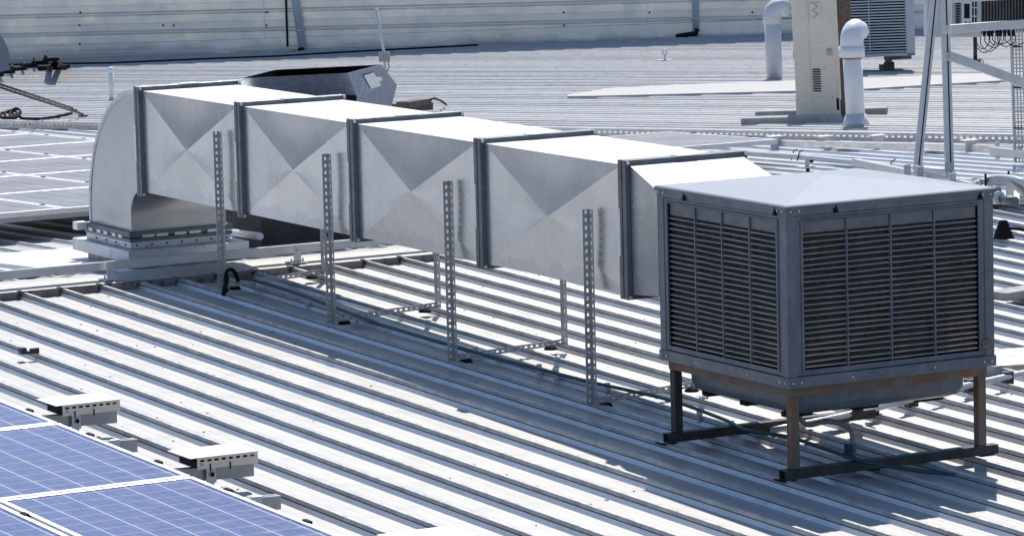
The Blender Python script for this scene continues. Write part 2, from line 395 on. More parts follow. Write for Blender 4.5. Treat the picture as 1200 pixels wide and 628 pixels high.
# rims
e = .006
for z0, z1, ee in ((-.004, .048, .006), (H-.044, H-.003, .004)):
    mb.box((pw*.5-pw*.5-ee, -ee, z0), (W+ee, .03, z1)); mb.box((-ee, W-.03, z0), (W+ee, W+ee, z1))
    mb.box((-ee-.0005, .03, z0), (.03, W-.03, z1)); mb.box((W-.03, .03, z0), (W+ee+.0005, W-.03, z1))
mb.build('housing_frame', mt['coolerpaint'], t, bevel=.003)
def side(o, X, N, name, full=True):
    """louvred pad frame; X along the face, N outward"""
    Z = V((0, 0, 1)); f0 = pw; f1 = W-pw; z0 = .05; z1 = H-.046
    m = MB()
    bw = .036
    for a, b in (((f0, -.0, z0), (f0+bw, 0, z1)), ((f1-bw, 0, z0), (f1, 0, z1)), ((f0+bw, 0, z0), (f1-bw, 0, z0+.026)), ((f0+bw, 0, z1-.024), (f1-bw, 0, z1))):
        m.frame(o, X, N, Z, (a[0], -.03, a[2]), (b[0], -.004, b[2]))
    # raised inner lip
    i0, i1, j0, j1 = f0+bw, f1-bw, z0+.026, z1-.024
    for a, b in (((i0-.012, j0-.008), (i0, j1+.008)), ((i1, j0-.008), (i1+.012, j1+.008)), ((i0, j0-.008), (i1, j0)), ((i0, j1), (i1, j1+.008))):
        m.frame(o, X, N, Z, (a[0], -.025, a[1]), (b[0], .004, b[1]))
    fr = m.build('louvre_frame', mt['coolerpaint'], t, bevel=.002)
    # header plates above the blades
    hz = j1-.058
    m = MB()
    for q in range(4):
        a = i0+(i1-i0)*q/4; b = i0+(i1-i0)*(q+1)/4
        m.frame(o, X, N, Z, (a+.006, -.022, hz), (b-.006, -.012, j1-.004))
    build_each(m, 'header_plate', mt['header'], fr)
    # blades
    m = MB(); nb = 24
    for q in range(nb):
        zz = j0+(hz-j0)*(q+.5)/nb
        for c4 in range(4):
            a = i0+(i1-i0)*c4/4+.004; b = i0+(i1-i0)*(c4+1)/4-.004
            y0, y1, w_ = -.026, -.009, .0016
            d1, d2 = random.uniform(-.0026, .0026), random.uniform(-.0026, .0026)
            zo, zi = zz-.0, zz+.0035
            pr = [(y0, zi), (y0, zi-w_), (y1, zo-w_), (y1-.001, zo-.0055), (y1+.0015, zo-.0055), (y1+.0015, zo+.0005)]
            la = [o+X*a+N*yy+Z*(z_+d1) for yy, z_ in pr]; lb = [o+X*b+N*yy+Z*(z_+d2) for yy, z_ in pr]
            m.loft([la, lb], 0, capa=True, capb=True)
    m.build('louvre_blades', mt['louvre'], fr)
    m = MB()
    for q in range(1, 4):
        a = i0+(i1-i0)*q/4; m.frame(o, X, N, Z, (a-.0035, -.022, j0), (a+.0035, -.004, j1))
    build_each(m, 'divider_bar', mt['coolerpaint'], fr)
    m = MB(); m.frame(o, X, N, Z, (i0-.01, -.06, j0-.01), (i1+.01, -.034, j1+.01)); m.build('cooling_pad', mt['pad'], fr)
    # lid clips
    for a in (.23, .93):
        m = MB(); m.frame(o, X, N, Z, (a*W-.010, .004, H-.044), (a*W+.010, .016, H-.026)); m.frame(o, X, N, Z, (a*W-.004, .006, H-.028), (a*W+.004, .014, H-.008))
        m.build('lid_clip', mt['black'], t, bevel=.001)
    return fr
O = V((0, 0, 0))
side(V((0, 0, 0)), V((1, 0, 0)), V((0, -1, 0)), 'f')
side(V((0, W, 0)), V((0, -1, 0)), V((-1, 0, 0)), 'l')
side(V((W, 0, 0)), V((0, 1, 0)), V((1, 0, 0)), 'r')
side(V((W, W, 0)), V((-1, 0, 0)), V((0, 1, 0)), 'b')
# screws and a small lock plate
mb = MB()
for X, N, o_ in ((V((1, 0, 0)), V((0, -1, 0)), O), (V((0, 1, 0)), V((-1, 0, 0)), O)):
    for a in (.02, .065, W-.065, W-.02, .3*W, .7*W):
        for z in (.022, H-.022):
            if z > .5 and .1 < a < W-.1: continue
            c = o_+X*a+N*.007+V((0, 0, z)); mb.tube([c, c+N*.003], .0045, 8)
build_each(mb, 'screw', mt['frameal'], t)
mb = MB(); mb.box((W-.075, -.010, .085), (W-.03, -.004, .125)); mb.tube([(W-.052, -.010, .105), (W-.052, -.018, .105)], .010, 10); mb.build('drain_lock_plate', mt['rust'], t)
# lid: low pyramid with folded edge and hip creases
mb = MB(); ov = .012; zb_ = H-.002
cz = .897
c0 = [(-ov, -ov), (W+ov, -ov), (W+ov, W+ov), (-ov, W+ov)]
low = [V((x, y, zb_-.014)) for x, y in c0]; hi = [V((x, y, zb_+.004)) for x, y in c0]
mb.loft([low, hi], 1, capa=True)
ins = [V((x*.985+.0086, y*.985+.0086, zb_+.010)) for x, y in c0]
n0 = len(mb.v); mb.v += ins + [V((W/2, W/2, cz))]
for k_ in range(4):
    mb.f.append((4+k_, 4+(k_+1) % 4, n0+(k_+1) % 4, n0+k_)); mb.m.append(0); mb.sm.append(False)
    mb.f.append((n0+k_, n0+(k_+1) % 4, n0+4)); mb.m.append(0); mb.sm.append(False)
mb.build('lid', [mt['lid'], mt['coolerpaint']], t)
# drip tank under the housing
mb = MB(); x0, x1, y0, y1 = .09, W-.09, .09, W-.09
def rr(x0, x1, y0, y1, r, z, n=5):
    L = []
    for cx, cy, a in ((x1-r, y1-r, 0), (x0+r, y1-r, 90), (x0+r, y0+r, 180), (x1-r, y0+r, 270)):
        for i in range(n+1):
            q = rad(a+90*i/n); L.append(V((cx+r*math.cos(q), cy+r*math.sin(q), z)))
    return L
lo = [rr(x0, x1, y0, y1, .06, 0.0), rr(x0, x1, y0, y1, .06, -.10), rr(x0+.012, x1-.012, y0+.012, y1-.012, .06, -.135), rr(x0+.05, x1-.05, y0+.05, y1-.05, .06, -.152)]
mb.loft(lo, smooth=True, capb=True)
mb.build('drip_tank', mt['coolerpaint'], t)
mb = MB()
for (a, b) in ((.18, .2), (.5, .2), (.82, .2), (.2, .55), (.2, .85), (.85, .6)):
    mb.frame(O, V((1, 0, 0)), V((0, 1, 0)), V((0, 0, 1)), (a*W-.09, b*W-.03, -.176), (a*W+.05, b*W+.03, -.150))
build_each(mb, 'tank_foot', mt['black'], t, bevel=.004)

# stand
zf = -.432
t = thing('cooler_stand', (0, 0, 0), 'rusty square-tube steel frame with four legs carrying the big cooler box', 'stand')
s = .044; lx = .03
for (x, y) in ((lx, lx), (W-lx-s, lx), (lx, W-lx-s), (W-lx-s, W-lx-s)):
    fz = pz(NEAR, x, y)
    mb = MB(); mb.frame(V((x, y, 0)), V((1, 0, 0)), V((0, 1, 0)), V((0, 0, 1)), (0, 0, fz+.046), (s, s, -.051)); mb.build('leg', mt['rust'] if y < .5 else mt['darksteel'], t, bevel=.003)
mb = MB()
mb.box((lx-.004, lx-.003, -.050), (W-lx+.004, lx+s, -.006)); mb.box((lx-.004, W-lx-s, -.050), (W-lx+.004, W-lx+.003, -.006))
mb.box((lx-.003, lx+s, -.0495), (lx+s, W-lx-s, -.0065)); mb.box((W-lx-s, lx+s, -.0495), (W-lx+.003, W-lx-s, -.0065))
mb.build('top_rail', mt['rust'], t, bevel=.002)
for y in (lx, W-lx-s):
    mb = MB(); fz = pz(NEAR, 0, y)
    mb.box((-.012, y-.004, fz), (W+.035, y+.0, fz+.045)); mb.box((-.012, y, fz), (W+.035, y+s+.004, fz+.004))
    mb.box((-.012, y+s, fz+.004), (W+.035, y+s+.004, fz+.045)); 
    mb.box((-.012, y, fz+.041), (W+.035, y+s, fz+.045))
    o = mb.build('base_rail', mt['darksteel'], t, bevel=.001)
for (x, y) in ((.02, .05), (.5, .05), (W-.02, .05), (.0, W-.06), (.55, W-.06)):
    mb = MB(); fz = pz(NEAR, x, y); mb.box((x-.05, y-.03, fz-.006), (x+.03, y+.05, fz-.0005)); mb.build('foot_pad', mt['black'], t)

# ------------------------------------------------------------------ duct
y5, S = 1.829, 1.535
bx0, bx1, bz0, bz1 = .198, .858, .231, .876
t = thing('air_duct', (0, y5, 0), 'long square galvanised air duct with crosswise creases running back from the cooler', 'air duct')
fwid = .078
def section(ya, yb):
    mb = MB()
    c = [(bx0, bz0), (bx0, bz1), (bx1, bz1), (bx1, bz0)]
    ny = 1
    for i in range(4):
        (xa, za), (xb, zb) = c[i], c[(i+1) % 4]
        nrm = V((-1, 0, 0)) if i == 0 else V((0, 0, 1)) if i == 1 else V((1, 0, 0)) if i == 2 else V((0, 0, -1))
        q = [V((xa, ya, za)), V((xb, ya, zb)), V((xb, yb, zb)), V((xa, yb, za))]
        bul = random.uniform(.026, .044) if i != 1 else random.uniform(.006, .012)
        m_ = sum(q, V((0, 0, 0)))/4 + nrm*bul
        # gently domed facets between the creases
        N_ = 6
        for k in range(4):
            A, B = q[k], q[(k+1) % 4]
            rows = []
            for r in range(N_+1):
                tt = r/N_
                a = A.lerp(m_, tt); b = B.lerp(m_, tt); row = []
                for ss in range(N_+1):
                    w = ss/N_; pnt = a.lerp(b, w); pnt = pnt - nrm*(.006*math.sin(math.pi*w)*math.sin(math.pi*min(1, tt*1.0)))
                    row.append(pnt)
                rows.append(row)
            n0 = len(mb.v)
            for row in rows: mb.v += row
            for r in range(N_):
                for ss in range(N_):
                    a0 = n0+r*(N_+1)+ss
                    mb.f.append((a0, a0+1, a0+N_+2, a0+N_+1)); mb.m.append(1 if i == 1 else 0); mb.sm.append(True)
    return mb
for i in range(4):
    ya = y5+i*S; yb = y5+(i+1)*S-fwid
    section(ya, yb).build('duct_section', [mt['galv'], mt['dusty']], t)  # second material whitens the top face as if sunlit
for i in range(5):
    y1 = y5+i*S; y0 = y1-fwid
    m = MB(); hgt = .027
    for (a, b) in ((y0, y0+fwid*.44), (y1-fwid*.44, y1)):
        m.box((bx0-hgt, a, bz0-hgt), (bx0+.001, b, bz1+hgt)); m.box((bx1-.001, a, bz0-hgt), (bx1+hgt, b, bz1+hgt))
        m.box((bx0+.001, a, bz1-.001), (bx1-.001, b, bz1+hgt)); m.box((bx0+.001, a, bz0-hgt), (bx1-.001, b, bz0+.001))
    m.box((bx0-.4*hgt, y0+.02, bz0-.4*hgt), (bx0, y1-.02, bz1+.4*hgt)); m.box((bx0, y0+.02, bz1), (bx1, y1-.02, bz1+.4*hgt))
    fl = m.build('flange', mt['flange'], t, bevel=.003)
    m = MB()
    for (x, z) in ((bx0, bz1), (bx1, bz1), (bx0, bz0), (bx1, bz0)):
        sx = -1 if x == bx0 else 1; sz = 1 if z == bz1 else -1
        c = V((x+sx*.014, y0-.001, z+sz*.014)); m.tube([c, c+V((0, -.008, 0))], .009, 6); m.tube([c, c+V((0, fwid+.008, 0))], .005, 6)
    build_each(m, 'corner_bolt', mt['frameal'], fl)
    m = MB(); m.box((.47, y0-.003, bz1+hgt-.001), (.59, y1-.014, bz1+hgt+.004)); m.box((bx0-hgt-.004, y1-.02, .42), (bx0-hgt+.001, y1+.004, .66))
    build_each(m, 'cleat', mt['frameal'], fl, bevel=.001)
# tapered piece between last flange and cooler
ya, yb = y5-fwid, W+.012
m = MB()
A = [V((bx0, ya, bz0)), V((bx0, ya, bz1)), V((bx1, ya, bz1)), V((bx1, ya, bz0))]
m2_ = None; B = [V((.006, yb, .30)), V((.006, yb, .815)), V((.70, yb, .815)), V((.70, yb, .30))]
m.loft([A, B]); m.m[1] = 1; m.build('tapered_transition', [mt['galv'], mt['dusty']], t)  # top face gets the same painted sunlight
# elbow turning down to the roof
ye = y5+4*S; yo = 8.838; zi = -.068
m = MB()
def elbow_pt(tt, outer):
    # quarter turn from horizontal run to vertical drop
    if outer:
        zk = .034; ry, rz = yo-ye, bz1-zk
        if tt < .82:
            a = tt/.82*math.pi/2; return (ye+ry*math.sin(a), zk+rz*math.cos(a))
        return (yo, zk*(1-(tt-.82)/.18)+zi*((tt-.82)/.18))
    r = .17
    if tt < .7:
        a = tt/.7*math.pi/2; return (ye+r*math.sin(a), bz0-r+r*math.cos(a))
    return (ye+r, (bz0-r)*(1-(tt-.7)/.3)+zi*((tt-.7)/.3))
K = 22
LO = [elbow_pt(i/K, True) for i in range(K+1)]; LI = [elbow_pt(i/K, False) for i in range(K+1)]
for x, nx in ((bx0, -1), (bx1, 1)):
    rows = []
    for i in range(K+1):
        row = []
        for j in range(7):
            w = j/6; y = LO[i][0]*(1-w)+LI[i][0]*w; z = LO[i][1]*(1-w)+LI[i][1]*w
            b = .007*math.sin(math.pi*w)*math.sin(math.pi*i/K) - .012*max(0, math.sin(math.pi*w*1.0))*math.exp(-((i/K-.72)/.09)**2)
            row.append(V((x+nx*b, y, z)))
        rows.append(row)
    n0 = len(m.v)
    for r_ in rows: m.v += r_
    for i in range(K):
        for j in range(6):
            a0 = n0+i*7+j; m.f.append((a0, a0+1, a0+8, a0+7)); m.m.append(0); m.sm.append(True)
for L_ in (LO, LI):
    m.loft([[V((bx0, y, z)) for y, z in L_], [V(((bx0+bx1)/2, y, z)) for y, z in L_], [V((bx1, y, z)) for y, z in L_]], smooth=True, closed=False)
el = m.build('elbow', mt['galv2'], t)
# seam band along outer and inner curve
for L_, off in ((LO, .02), (LI, -.022)):
    m = MB()
    for i in range(K):
        (ya_, za_), (yb_, zb_) = L_[i], L_[i+1]
        cy, cz_ = (ye, 0) if False else (0, 0)
        dy, dz = yb_-ya_, zb_-za_; L2 = math.hypot(dy, dz) or 1
        ny_, nz_ = (dz/L2, -dy/L2)   # toward inside of the side sheet
        if off < 0: ny_, nz_ = -ny_, -nz_
        w = .026
        m.add([(bx0-.005, ya_-ny_*.003, za_-nz_*.003), (bx0-.005, yb_-ny_*.003, zb_-nz_*.003), (bx0-.005, yb_+ny_*w, zb_+nz_*w), (bx0-.005, ya_+ny_*w, za_+nz_*w),
               (bx0+.002, ya_-ny_*.003, za_-nz_*.003), (bx0+.002, yb_-ny_*.003, zb_-nz_*.003), (bx0-.001, yb_+ny_*w, zb_+nz_*w), (bx0-.001, ya_+ny_*w, za_+nz_*w)],
              [(0, 1, 2, 3), (0, 4, 5, 1), (3, 2, 6, 7)], 0)
    m.build('seam_band', mt['curb'], el)
# flange at the elbow's foot
fy0, fy1 = ye+.17, yo
m = MB()
ZC = -.068
m.box((bx0-.035, fy0-.035, ZC-.012), (bx1+.035, fy0, ZC+.026)); m.box((bx0-.035, fy1, ZC-.012), (bx1+.035, fy1+.035, ZC+.026))
m.box((bx0-.035, fy0, ZC-.012), (bx0+.001, fy1, ZC+.026)); m.box((bx1, fy0, ZC-.012), (bx1+.035, fy1, ZC+.026))
m.box((bx0-.030, fy0-.03, ZC-.040), (bx1+.03, fy0+.002, ZC-.018)); m.box((bx0-.03, fy0, ZC-.04), (bx0+.002, fy1+.03, ZC-.018)); m.box((bx0, fy1, ZC-.04), (bx1+.03, fy1+.03, ZC-.018))
fl = m.build('foot_flange', mt['flange'], t, bevel=.003)
m = MB()
for a in (.15, .3, .5, .66, .86):
    m.box((bx0-.042, fy0+a*(fy1-fy0)-.03, ZC-.02), (bx0-.034, fy0+a*(fy1-fy0)+.03, ZC+.0))
    m.box((bx0+a*.64-.04, fy0-.042, ZC-.014), (bx0+a*.64+.04, fy0-.034, ZC+.004))
m.box((bx0-.10, fy1-.02, ZC-.02), (bx0-.03, fy1+.06, ZC+.03))
build_each(m, 'cleat', mt['frameal'], fl)
# curb
t = thing('roof_curb', (.3, 7.95, pz(BACK, .3, 7.95)), 'stepped galvanised curb box under the duct elbow', 'roof curb')
m = MB(); m.box((bx0-.022, fy0-.02, ZC-.085), (bx1+.022, fy1+.02, ZC-.041)); m.build('collar', mt['curb'], t, bevel=.002)
m = MB(); m.box((bx0-.075, fy0-.11, ZC-.165), (bx1+.11, fy1+.14, ZC-.086)); m.build('overlapping_cap', mt['curb'], t, bevel=.003)
m = MB(); m.box((bx0-.018, fy0-.05, ZC-.34), (bx1+.03, fy1+.02, ZC-.166)); m.build('upstand', mt['capping'], t, bevel=.003)
m = MB()
for i in range(7):
    m.tube([(bx0+i*.105+.02, fy0-.021, ZC-.062), (bx0+i*.105+.02, fy0-.026, ZC-.062)], .006, 6)
for i in range(4): m.tube([(bx0-.023, fy0+i*.16+.06, ZC-.062), (bx0-.029, fy0+i*.16+.06, ZC-.062)], .006, 6)
build_each(m, 'screw', mt['black'], t)
# apron sheet around the curb
m = MB(); a_ = [gp(u, v, BACK, .006) for u, v in ((-160, 331), (10, 324), (103, 314), (270, 302), (300, 268), (100, 289), (0, 297), (-160, 309))]
n = len(a_); m.v += a_ + [p_-V((0, 0, .01)) for p_ in a_]; m.f.append(tuple(range(n))); m.m.append(0); m.sm.append(False)
for i in range(n): m.f.append((i, n+i, n+(i+1) % n, (i+1) % n)); m.m.append(0); m.sm.append(False)
tag(m.build('apron_flashing', mt['apron'], origin=a_[2]), 'flat white patched sheet laid on the roof beside the duct elbow curb', 'flashing')

# ------------------------------------------------------------------ slotted supports
def slotted(mb, p, q, A, B, w=.040, th=.003, pitch=.04):
    """L section from p to q, legs along unit vectors A and B"""
    p = V(p); q = V(q); d = (q-p); L = d.length; d.normalize()
    for S_, T_ in ((A, B), (B, A)):
        o = V((0, 0, 0)) if S_ is A else T_*0
        e0 = th if S_ is B else 0
        mb.frame(p, S_, T_, d, (e0, 0, 0), (w*.35, th, L))
        mb.frame(p, S_, T_, d, (w*.68, 0, 0), (w, th, L))
        k = 0; z = .0
        while z < L-.001:
            mb.frame(p, S_, T_, d, (w*.35, .0003, z), (w*.68, th-.0003, min(z+pitch*.5, L)))
            z += pitch
Zv = V((0, 0, 1))
posts = [((261.5, 346), (255, 154), (377, 335)), ((389, 384), (380, 180), (510, 372)), ((530.5, 427), (526, 212), (658, 412)), ((693.5, 476), (693, 246), None)]
names = ['slotted steel angle frame under the duct farthest from the cooler, beside the elbow', 'slotted steel angle frame under the duct, second from the elbow',
         'slotted steel angle frame under the duct, third from the elbow', 'slotted steel angle frame under the duct nearest the cooler box']
for i, (f_, tp, bk) in enumerate(posts):
    F = onx(*f_, .152); T = onx(*tp, .152)
    B_ = onx(*bk, .90) if bk else V((.90, F.y+.15, F.z+.012))
    F.z = max(F.z, pz(NEAR, F.x, F.y)+.003); B_.z = max(B_.z, pz(NEAR, B_.x, B_.y)+.003)
    g = thing('duct_support', F, names[i], 'duct support', 'slotted frames holding up the duct')
    A1, A2 = V((-1, 0, 0)), V((0, -1, 0))
    m = MB(); slotted(m, F+V((.01, 0, 0)), V((F.x+.01, F.y, T.z)), A1, A2); m.build('front_post', mt['slot'], g)
    m = MB(); slotted(m, B_, V((B_.x, B_.y, .78)), V((1, 0, 0)), V((0, -1, 0))); m.build('back_post', mt['slot'], g)
    m = MB(); dxy = (B_-F).normalized(); slotted(m, F+V((0, 0, .002)), B_+V((0, 0, .002)), V((-dxy.y, dxy.x, 0))*1, Zv, w=.032); m.build('crossbar', mt['slot'], g)
    for a in (.12, .9):
        p_ = F.lerp(B_, a); zz = pz(NEAR, p_.x, p_.y)
        m = MB(); m.tube([(p_.x, p_.y, zz-.012), (p_.x, p_.y, zz+.004)], [.04, .03], 12); m.build('rubber_foot', mt['black'], g)

# ------------------------------------------------------------------ strut rail parallel to the ridge with brackets
def rail(mb, p, q, w=.04, h=.055):
    """channel with a lipped open top"""
    p = V(p); q = V(q); d = (q-p).normalized(); r = d.cross(Zv).normalized(); u = r.cross(d); L = (q-p).length
    mb.frame(p, r, d, u, (-w/2, 0, 0), (w/2, L, .004)); mb.frame(p, r, d, u, (-w/2, 0, .004), (-w/2+.004, L, h)); mb.frame(p, r, d, u, (w/2-.004, 0, .004), (w/2, L, h))
    mb.frame(p, r, d, u, (-w/2+.004, 0, h-.004), (-w*.15, L, h)); mb.frame(p, r, d, u, (w*.15, 0, h-.004), (w/2-.004, L, h))
def bracket(root, P, z0, z1):
    m = MB(); m.box((P.x-.02, P.y-.035, z0+.01), (P.x+.03, P.y-.029, z1)); m.box((P.x-.05, P.y-.06, z0), (P.x+.06, P.y+.04, z0+.008))
    m.tube([(P.x-.035, P.y-.03, z0-.03), (P.x-.035, P.y-.03, z0+.03)], .006, 6); m.tube([(P.x+.045, P.y-.03, z0-.03), (P.x+.045, P.y-.03, z0+.03)], .006, 6)
    m.tube([(P.x+.005, P.y-.036, (z0+z1)/2+.02), (P.x+.005, P.y-.046, (z0+z1)/2+.02)], .010, 6)
    m.build('bracket', mt['alu'], root)
zr = -.165
yr = 7.30
pL = ony(0, 335, yr); 
g = thing('mounting_rail', (0, yr, zr), 'long aluminium channel rail on brackets just above the ridge flashing, passing below the duct', 'rail')
m = MB(); rail(m, (-4, yr, zr), (2.1, yr+.05, zr), .042, .052); m.build('channel', mt['alu'], g)
for u in (127, 346, -90): 
    q = ony(u, 330, yr); bracket(g, V((q.x, yr, 0)), -.222, zr+.06)

# ------------------------------------------------------------------ green water hose on the near roof
g = thing('water_hose', gp(330, 345, NEAR), 'dark teal water hose clipped along the roof ribs from the ridge to the cooler', 'hose')
pts = [gp(u, v, NEAR, .05) for u, v in ((276, 325), (300, 329), (345, 343), (400, 363), (455, 383), (520, 402), (600, 424), (690, 447), (740, 458), (790, 470), (850, 492), (875, 504), (925, 512), (965, 525), (1010, 540), (1060, 549), (1120, 556))]
m = MB(); m.tube(smooth_path(pts, 5), .010, 8); m.build('hose', mt['teal'], g)
m = MB(); lp = [gp(u, v, NEAR, dz) for u, v, dz in ((266, 342, .0), (264, 330, .06), (266, 318, .12), (272, 316, .13), (277, 322, .09), (279, 330, .05))]
m.tube(smooth_path(lp, 5), .012, 8)
m.tube([gp(262, 345, NEAR, 0), gp(266, 325, NEAR, .08)], .015, 8); m.build('black_elbow_fitting', mt['black'], g)
for u, v in ((302, 336), (360, 354), (418, 373), (455, 388), (557, 413), (632, 434), (652, 440), (712, 456), (820, 488), (857, 501)):
    p_ = gp(u, v, NEAR, .0); m = MB(); m.box((p_.x-.012, p_.y-.008, p_.z-.03), (p_.x+.012, p_.y+.008, p_.z+.035)); m.build('clip', mt['alu'], g)
# cooler drain hose
g = thing('drain_hose', gp(1000, 548, NEAR), 'grey flexible hose curving down from the cooler tank to a teal tap', 'hose')
m = MB(); pth = smooth_path([(.18, .25, -.15), (.30, .32, -.24), (.46, .38, -.25), (.56, .36, -.29), (.575, .35, -.37), (.575, .35, -.47)], 8)
m.tube(pth, .013, 8); m.build('hose', mt['greyhose'], g)
m = MB(); 
for i in range(4): m.tube([(.575, .35, -.44+i*.022), (.575, .35, -.43+i*.022)], .022, 10)
m.build('fitting', mt['greyhose'], g)
m = MB(); m.box((.53, .33, -.43), (.555, .36, -.36)); m.box((.515, .335, -.45), (.54, .352, -.40)); m.tube([(.54, .34, -.38), (.575, .35, -.38)], .012, 8); m.build('tap', mt['teal'], g, bevel=.003)

# ------------------------------------------------------------------ solar panels
def make_panel(name, w, l, nx, ny, cm, label, group):
    g = thing(name, (0, 0, 0), label, 'solar panel', group)
    m = MB(); fw_ = .028; th = .038
    m.box((0, 0, -th), (w, fw_, 0)); m.box((0, l-fw_, -th), (w, l, 0)); m.box((0, fw_, -th), (fw_, l-fw_, 0)); m.box((w-fw_, fw_, -th), (w, l-fw_, 0))
    m.build('frame', mt['frameal'], g, bevel=.0015)
    m = MB(); m.box((fw_-.002, fw_-.002, -.014), (w-fw_+.002, l-fw_+.002, -.004)); m.build('glass', cm, g)
    m = MB()
    for a in (.24, .76):
        m.box((w-.004, l*a-.03, -.01), (w+.016, l*a+.03, .006)); 
    m.build('clamp', mt['black'], g)
    return g
def plane_rot(pl, sh=0.):
    Xa = V((1, 0, pl[0])).normalized(); Ya = V((sh, 1, pl[1]+sh*pl[0])).normalized(); Za = Xa.cross(Ya).normalized(); Ya = Za.cross(Xa) if sh == 0 else Za.cross(V((Ya.y, -Ya.x, 0)).normalized())
    Xa = Ya.cross(Za)
    return Matrix((Xa, Ya, Za)).transposed().to_euler()
cm1 = cellmat('blue_polycrystalline_cells', (.045, .06, .20), (.36, .38, .46), .95-.056, 1.50-.056, 6, 10, (.11, .125, .25), .3)
cm2 = cellmat('dusty_grey_cells', (.10, .11, .14), (.33, .34, .36), 1.05-.056, 1.74-.056, 6, 10, (.24, .24, .24), .9, rough=.55, spec=.3)
w1, l1 = .945, 1.50
rotn = plane_rot(NEAR, SH)
GRP = 'blue solar panels in the foreground'
first = None
labs = {(0, 0): 'blue solar panel at the bottom edge of the photo, nearest right column, cut off below', (0, 1): 'blue solar panel in the foreground between the two white-lidded rail ends',
        (0, 2): 'blue solar panel farthest up the roof at the left edge, only its corner visible',
        (1, 0): 'blue solar panel in the bottom left corner, left of the double aluminium seam'}
edge_x = -2.53
for c_ in range(2):
    for r_ in (-1, 0, 1, 2):
        if c_ == 1 and r_ != 0: continue
        lab = labs.get((c_, r_)) or 'blue solar panel nearest the camera, below the bottom edge of the photo'
        if r_ == -1: continue
        if first is None: first = make_panel('solar_panel', w1, l1, 6, 10, cm1, lab, GRP); pn = first
        else: pn = copy_thing(first, (0, 0, 0), lab)
        y = -.475+r_*1.52; x = edge_x-w1-c_*(w1+.02) + SH*(y-1.)
        pn.location = (x, y, pz(NEAR, x, y)+.12); pn.rotation_euler = rotn
first2 = None
for c_ in range(5):
    for r_ in range(6):
        x = -1.37+1.072*c_; y = 10.70+1.77*r_
        us = []
        for (a, b) in ((0, 0), (1.06, 0), (0, 1.75), (1.06, 1.75)):
            Q = V((x+a, y+b, pz(BACK, x, y)+.2))-CAM; us.append(600+FOC*Q.dot(RT)/Q.dot(fw))
        if max(us) < 2 or min(us) > 118: continue
        lab = f"dusty grey-blue solar panel, {ORD[r_]} row back from the raised front edge and {ORD[4-c_]} column from the far side, left of the elbow"
        lab = ' '.join(lab.split()[:22])
        lab = f"dusty solar panel left of the elbow, {ORD[r_]} row back, {ORD[4-c_]} column from the far edge"
        if first2 is None: first2 = make_panel('solar_panel', 1.055, 1.75, 6, 10, cm2, lab, 'dusty solar panels left of the duct elbow'); pn = first2
        else: pn = copy_thing(first2, (0, 0, 0), lab)
        pn.location = (x, y, pz(BACK, x, y)+.2); pn.rotation_euler = plane_rot(BACK)
for c_ in range(2):
    lab = ['dusty grey solar panel right behind the duct top, half hidden by it', 'dusty grey solar panel behind the duct with its pointed far corner showing'][c_]
    pn = copy_thing(first2, (0, 0, 0), lab, 'dusty solar panels behind the duct')
    x = 5.24+1.075*c_; pn.location = (x, 11.75, pz(BACK, x, 11.75)+.2); pn.rotation_euler = plane_rot(BACK)
# rails carrying the left array (with feet), along its shaded front
g = thing('panel_rail', (0, 10.9, 0), 'aluminium rail with foot brackets beneath the front edge of the dusty solar panels', 'rail')
zz = pz(BACK, 0, 10.95)+.2-.04-.05
m = MB(); rail(m, (-3, 10.95, zz), (4.0, 10.95, zz), .04, .045); m.build('channel', mt['alu'], g)
for x in (-.9, .3, 1.5, 2.7):
    m = MB(); m.box((x-.03, 10.90, pz(BACK, 0, 10.9)-.01), (x+.03, 10.906, zz+.045)); m.box((x-.06, 10.88, pz(BACK, 0, 10.9)-.01), (x+.06, 10.98, pz(BACK, 0, 10.9)+.0)); m.build('foot', mt['alu'], g)

